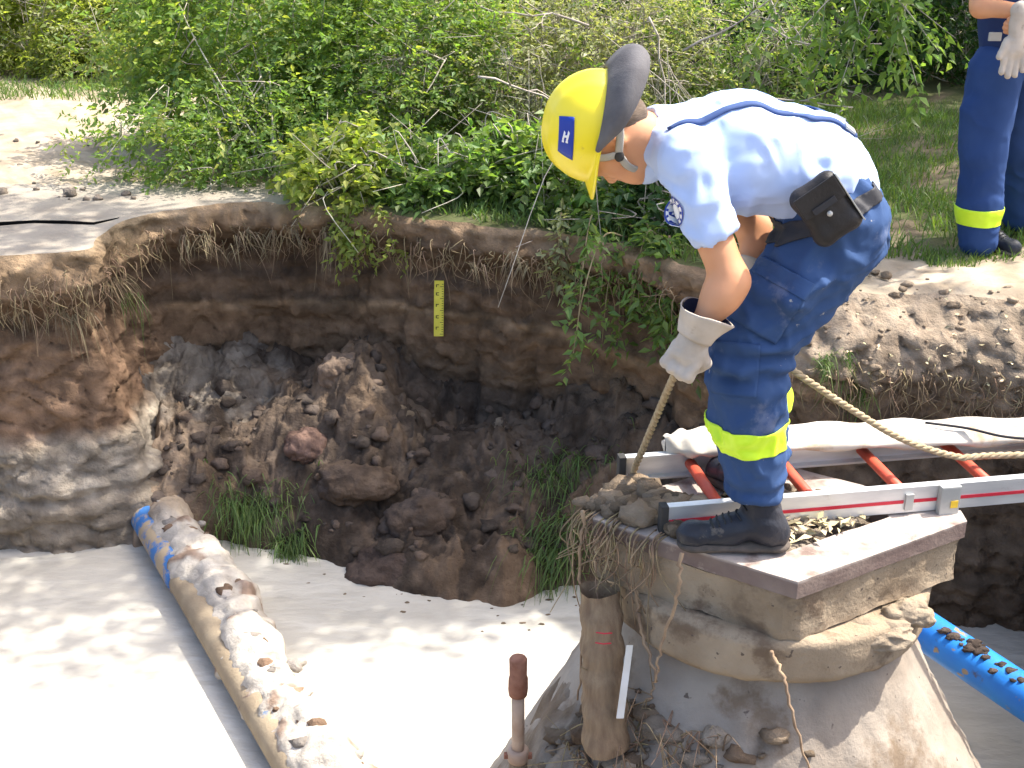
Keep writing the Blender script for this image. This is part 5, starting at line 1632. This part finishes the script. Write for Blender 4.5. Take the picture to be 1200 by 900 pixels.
# roots and straw over the left side of the slab and around the post
ac = Acc()
for i in range(60):
    t = rng.random()
    b = np.array(sL) * (1 - t * .42) + np.array(sF) * (t * .42) + np.array([-.01, -.02, .01 - .05 * rng.random()])
    l = rng.uniform(.08, .55) if rng.random() < .35 else rng.uniform(.05, .2)
    P_ = catmull([b + np.array([.04, .05, .01]), b, b + np.array([rng.normal(0, .02), -.012, -l * .5]), b + np.array([rng.normal(0, .05), -.01 + rng.normal(0, .02), -l])], 5)
    ac.tube(P_, np.linspace(.0032, .0014, len(P_)), 4)
for i in range(120):
    a_ = R(rng.uniform(205, 250)); r_ = rng.uniform(.50, .66)
    b = np.array([cc_[0] + r_ * math.cos(a_), cc_[1] + r_ * math.sin(a_), 0]); b[2] = max(apron(b[0], b[1]), -.345 - (r_ - .4) / .53) + .01
    P_ = catmull([b, b + rnd(1, .03)[0] + np.array([0, 0, .03]), b + rnd(1, .08)[0] + np.array([0, -.02, .01])], 5)
    ac.tube(P_, np.linspace(.003, .001, len(P_)), 4)
ac.build('slab_roots', M_root, kind='stuff')
for pts, lb in [([(905, 765, 2.72), (920, 800, 2.66), (932, 850, 2.62), (948, 905, 2.60)], 'long brown root hanging down the front of the cone'),
                ([(745, 690, 2.96), (752, 740, 2.93), (768, 790, 2.86), (762, 820, 2.84)], 'thin root hanging from the slab beside the post'),
                ([(684, 600, 3.05), (680, 660, 3.04), (684, 740, 3.04), (678, 820, 3.03)], 'thin root trailing down from the slab left of the post'),
                ([(800, 650, 2.80), (792, 700, 2.78), (775, 760, 2.80), (770, 800, 2.80)], 'curly root hanging below the boot')]:
    P_ = catmull([W(*q) for q in pts], 8) + rnd(8 * (len(pts) - 1) + 1, .003)
    tag(tube('hanging_root', P_, np.linspace(.006, .003, len(P_)), M_root, seg=6), lb, 'root', 'roots hanging from the slab')

# dead pale branches in the shrubs
def dead_branch(p, d, L, r, depth, ac):
    p = np.array(p, float); d = unit(np.array(d, float))
    n = 6; P_ = [p]
    for k in range(n):
        d = unit(d + rnd(1, .22)[0]); P_.append(P_[-1] + d * L / n)
    P_ = np.array(P_); ac.tube(P_, np.linspace(r, r * .5, n + 1), 5)
    if depth > 0:
        for k in range(2, n + 1):
            if rng.random() < .8: dead_branch(P_[k], d + rnd(1, .8)[0], L * rng.uniform(.4, .7), r * .55, depth - 1, ac)
for px, py, y, d, L, lb in [(800, 60, 7.3, (.7, 0, .5), .7, 'pale bare branch fanning out above the bent back'), (690, 30, 7.6, (-.6, 0, .3), .7, 'pale bare branch above the neck guard'),
        (900, 30, 7.6, (.8, -.1, -.5), .7, 'bare branch sloping down right of the bent back'), (560, 90, 7.2, (.8, -.2, -.1), .6, 'dead branch in the pale shrub left of the helmet'),
        (650, 215, 6.80, (.7, -.1, .30), .22, 'small bleached twig fork under the helmet brim'), (760, 20, 7.9, (.3, 0, -.6), .8, 'bare stem hanging behind the shoulders'),
        (500, 60, 7.5, (-.6, .1, -.1), .35, 'brown dead branch in the left shrubs'), (840, 110, 7.2, (1, 0, -.1), .8, 'low bare twigs just above the back')]:
    ac = Acc(); dead_branch(W(px, py, y), d, L, .008, 3, ac)
    tag(ac.build('dead_branch', M_twig), lb, 'branch', 'bare branches in the shrubs')
# leafy branch drooping in the top right
root = empty('leafy_branch', W(1060, -20, 7.2), 'light green leafy branch drooping over the dark shrubs at the top right', 'branch')
ac = Acc(); B = []; D = []
for e in [(1100, 60), (1065, 95), (1040, 80), (1085, 40), (1000, 75), (960, 60), (1120, 45), (1010, 40), (985, 100), (1050, 50), (930, 45), (945, 95), (880, 60), (1075, 100)]:
    pe = np.array(W(e[0], e[1], 7.0 + rng.normal(0, .12))); ps = np.array(W(1020 + rng.normal(0, 40), -40, 7.3))
    P_ = catmull([ps, (ps + pe) / 2 + np.array([0, 0, .08]), pe], 8)
    ac.tube(P_, np.linspace(.007, .002, len(P_)), 5)
    for k in range(5, len(P_)):
        for q in range(1): B.append(P_[k]); D.append(unit(P_[k] - P_[k - 1]) + rnd(1, .5)[0])
ac.build('stem', M_twig, root)
V, F = twig_leaves(np.array(B), unit(np.array(D)), np.full(len(B), .12), 4, .075, .042, .5)
mk('foliage', V, F, M_leaf_g, root, smooth=False, kind='stuff')

# trees above the picture that shade the pit
def tree(base, limbs, boxes, label, mm, ll=.095):
    root = empty('tree', Vector(base), label, 'tree', 'trees shading the pit')
    ac = Acc(); b = np.array(base, float)
    top = b + np.array([-.3, -.2, 3.2])
    ac.tube(catmull([b - np.array([0, 0, .1]), b + np.array([.05, 0, 1.2]), top], 8), np.linspace(.17, .10, 17), 12)
    ac.build('trunk', M_bark, root)
    ac = Acc()
    for l in limbs:
        l = np.array(l, float); P_ = catmull([top, (top + l) / 2 + np.array([0, 0, .35]), l], 8)
        ac.tube(P_, np.linspace(.07, .02, len(P_)), 7)
        for q in range(9):
            s0_ = P_[rng.integers(6, len(P_))]; ac.tube(catmull([s0_, s0_ + rnd(1, .25)[0], s0_ + rnd(1, .5)[0]], 4), np.linspace(.018, .004, 9), 5)
    ac.build('limb', M_bark, root)
    cl = []
    for (x0, x1, y0, y1, z0, z1, n) in boxes:
        cl.append(np.stack([rng.uniform(x0, x1, n), rng.uniform(y0, y1, n), rng.uniform(z0, z1, n)], -1))
    cl = np.vstack(cl)
    V, F = foliage_mesh(cl, 7, .24, 6, ll, ll * .55, None, .11)
    mk('crown', V, F, mm, root, smooth=False, kind='stuff')
tree((4.9, 8.9, 0), [(3.4, 7.3, 4.5), (1.6, 7.0, 4.6), (0.2, 7.0, 4.4), (2.6, 6.3, 4.5)],
     [(1.3, 4.4, 6.0, 6.75, 4.3, 5.1, 110), (-.8, 1.3, 6.1, 7.4, 4.2, 5.0, 66), (1.0, 2.6, 5.5, 6.3, 4.3, 4.9, 26), (2.4, 3.8, 5.7, 6.3, 4.3, 4.9, 34)], 'tree leaning over the pit from behind, crown above the picture', M_leaf_g)
tree((6.4, 10.2, 0), [(5.2, 7.4, 4.4), (5.2, 9.6, 4.6), (6.9, 8.6, 4.6), (5.0, 11.0, 4.5)],
     [(4.4, 7.8, 6.5, 12.0, 4.2, 5.3, 420)], 'tree behind the standing person, crown above the picture', M_leaf_d)

# yellow rule stuck in the back wall
p, nn = wall_point(519, -.50)
p = p + nn * .03
zr = Vector((.03, 0, 1)).normalized(); xr_ = Vector((1, .12, 0)).normalized(); yr = zr.cross(xr_).normalized(); xr_ = yr.cross(zr)
rr = Matrix((xr_, yr, zr)).transposed()
rule = empty('measuring_rule', p, 'yellow measuring rule with dark marks stuck upright in the back wall', 'rule')
box('rule_strip', p, (.052, .008, .315), M_stick, rule, rr, .001)
yo = yr if yr.y < 0 else -yr
for k in range(22):
    w_ = .018 if k % 5 == 0 else .009
    box('rule_mark', p + zr * (-.145 + k * .0135) + yo * .0045 + xr_ * (.024 - w_ / 2), (w_, .001, .0028), M_mark, rule, rr, .0)
for k, zz_ in enumerate((-.11, -.045, .02, .085, .13)):
    for st in ((-.010, 0, .005, .016), (-.002, .006, .012, .004), (-.002, -.007, .012, .004))[: 2 + k % 2]:
        box('rule_figure', p + zr * (zz_ + st[1]) + yo * .0045 + xr_ * (st[0] - .004), (st[2], .001, st[3]), M_mark, rule, rr, .0)

# pale litter on the slab and along the sunny bank
ac = Acc()
def litter(P_, sz):
    n = len(P_); V, F = twig_leaves(P_, unit(rnd(n) * np.array([1, 1, .25])), np.full(n, .01), 2, sz, sz * .45, 0)
    V[:, 2] = np.maximum(V[:, 2], np.repeat(P_[:, 2], 8) - .002); ac.add(V, F)
q = quad_in(.14)
u_, v_ = rng.random(110), rng.random(110)
litter(np.array([list(q[0].lerp(q[1], a * .9).lerp(q[3].lerp(q[2], a * .9), b) + Vector((0, 0, .012))) for a, b in zip(u_, v_)]), .045)
for i in range(50):
    px = rng.uniform(940, 1230); p, nn = wall_point(px, -rng.random() * .33); litter(np.array([list(p + nn * .012 + Vector((0, 0, .008)))]), .03)
ac.build('dry_leaf_litter', M_straw, smooth=False, kind='stuff')

# bits floating on the milky water near the slumped earth
ac = Acc()
for i in range(32):
    x = rng.uniform(-1.3, .6); ye = np.interp(x, ex[:, 0], ex[:, 1]); y = ye - abs(rng.normal(0, .13)) - .02
    r = rng.uniform(.003, .009)
    V, F = rock((x, y, -1.5), (r * rng.uniform(1, 2.2), r, r * .4), 6000 + i, ICO2)
    ac.add(V, F, np.array((.20, .15, .10)) * rng.uniform(.6, 1.6))
ac.build('floating_crumbs', M_soil, kind='stuff')
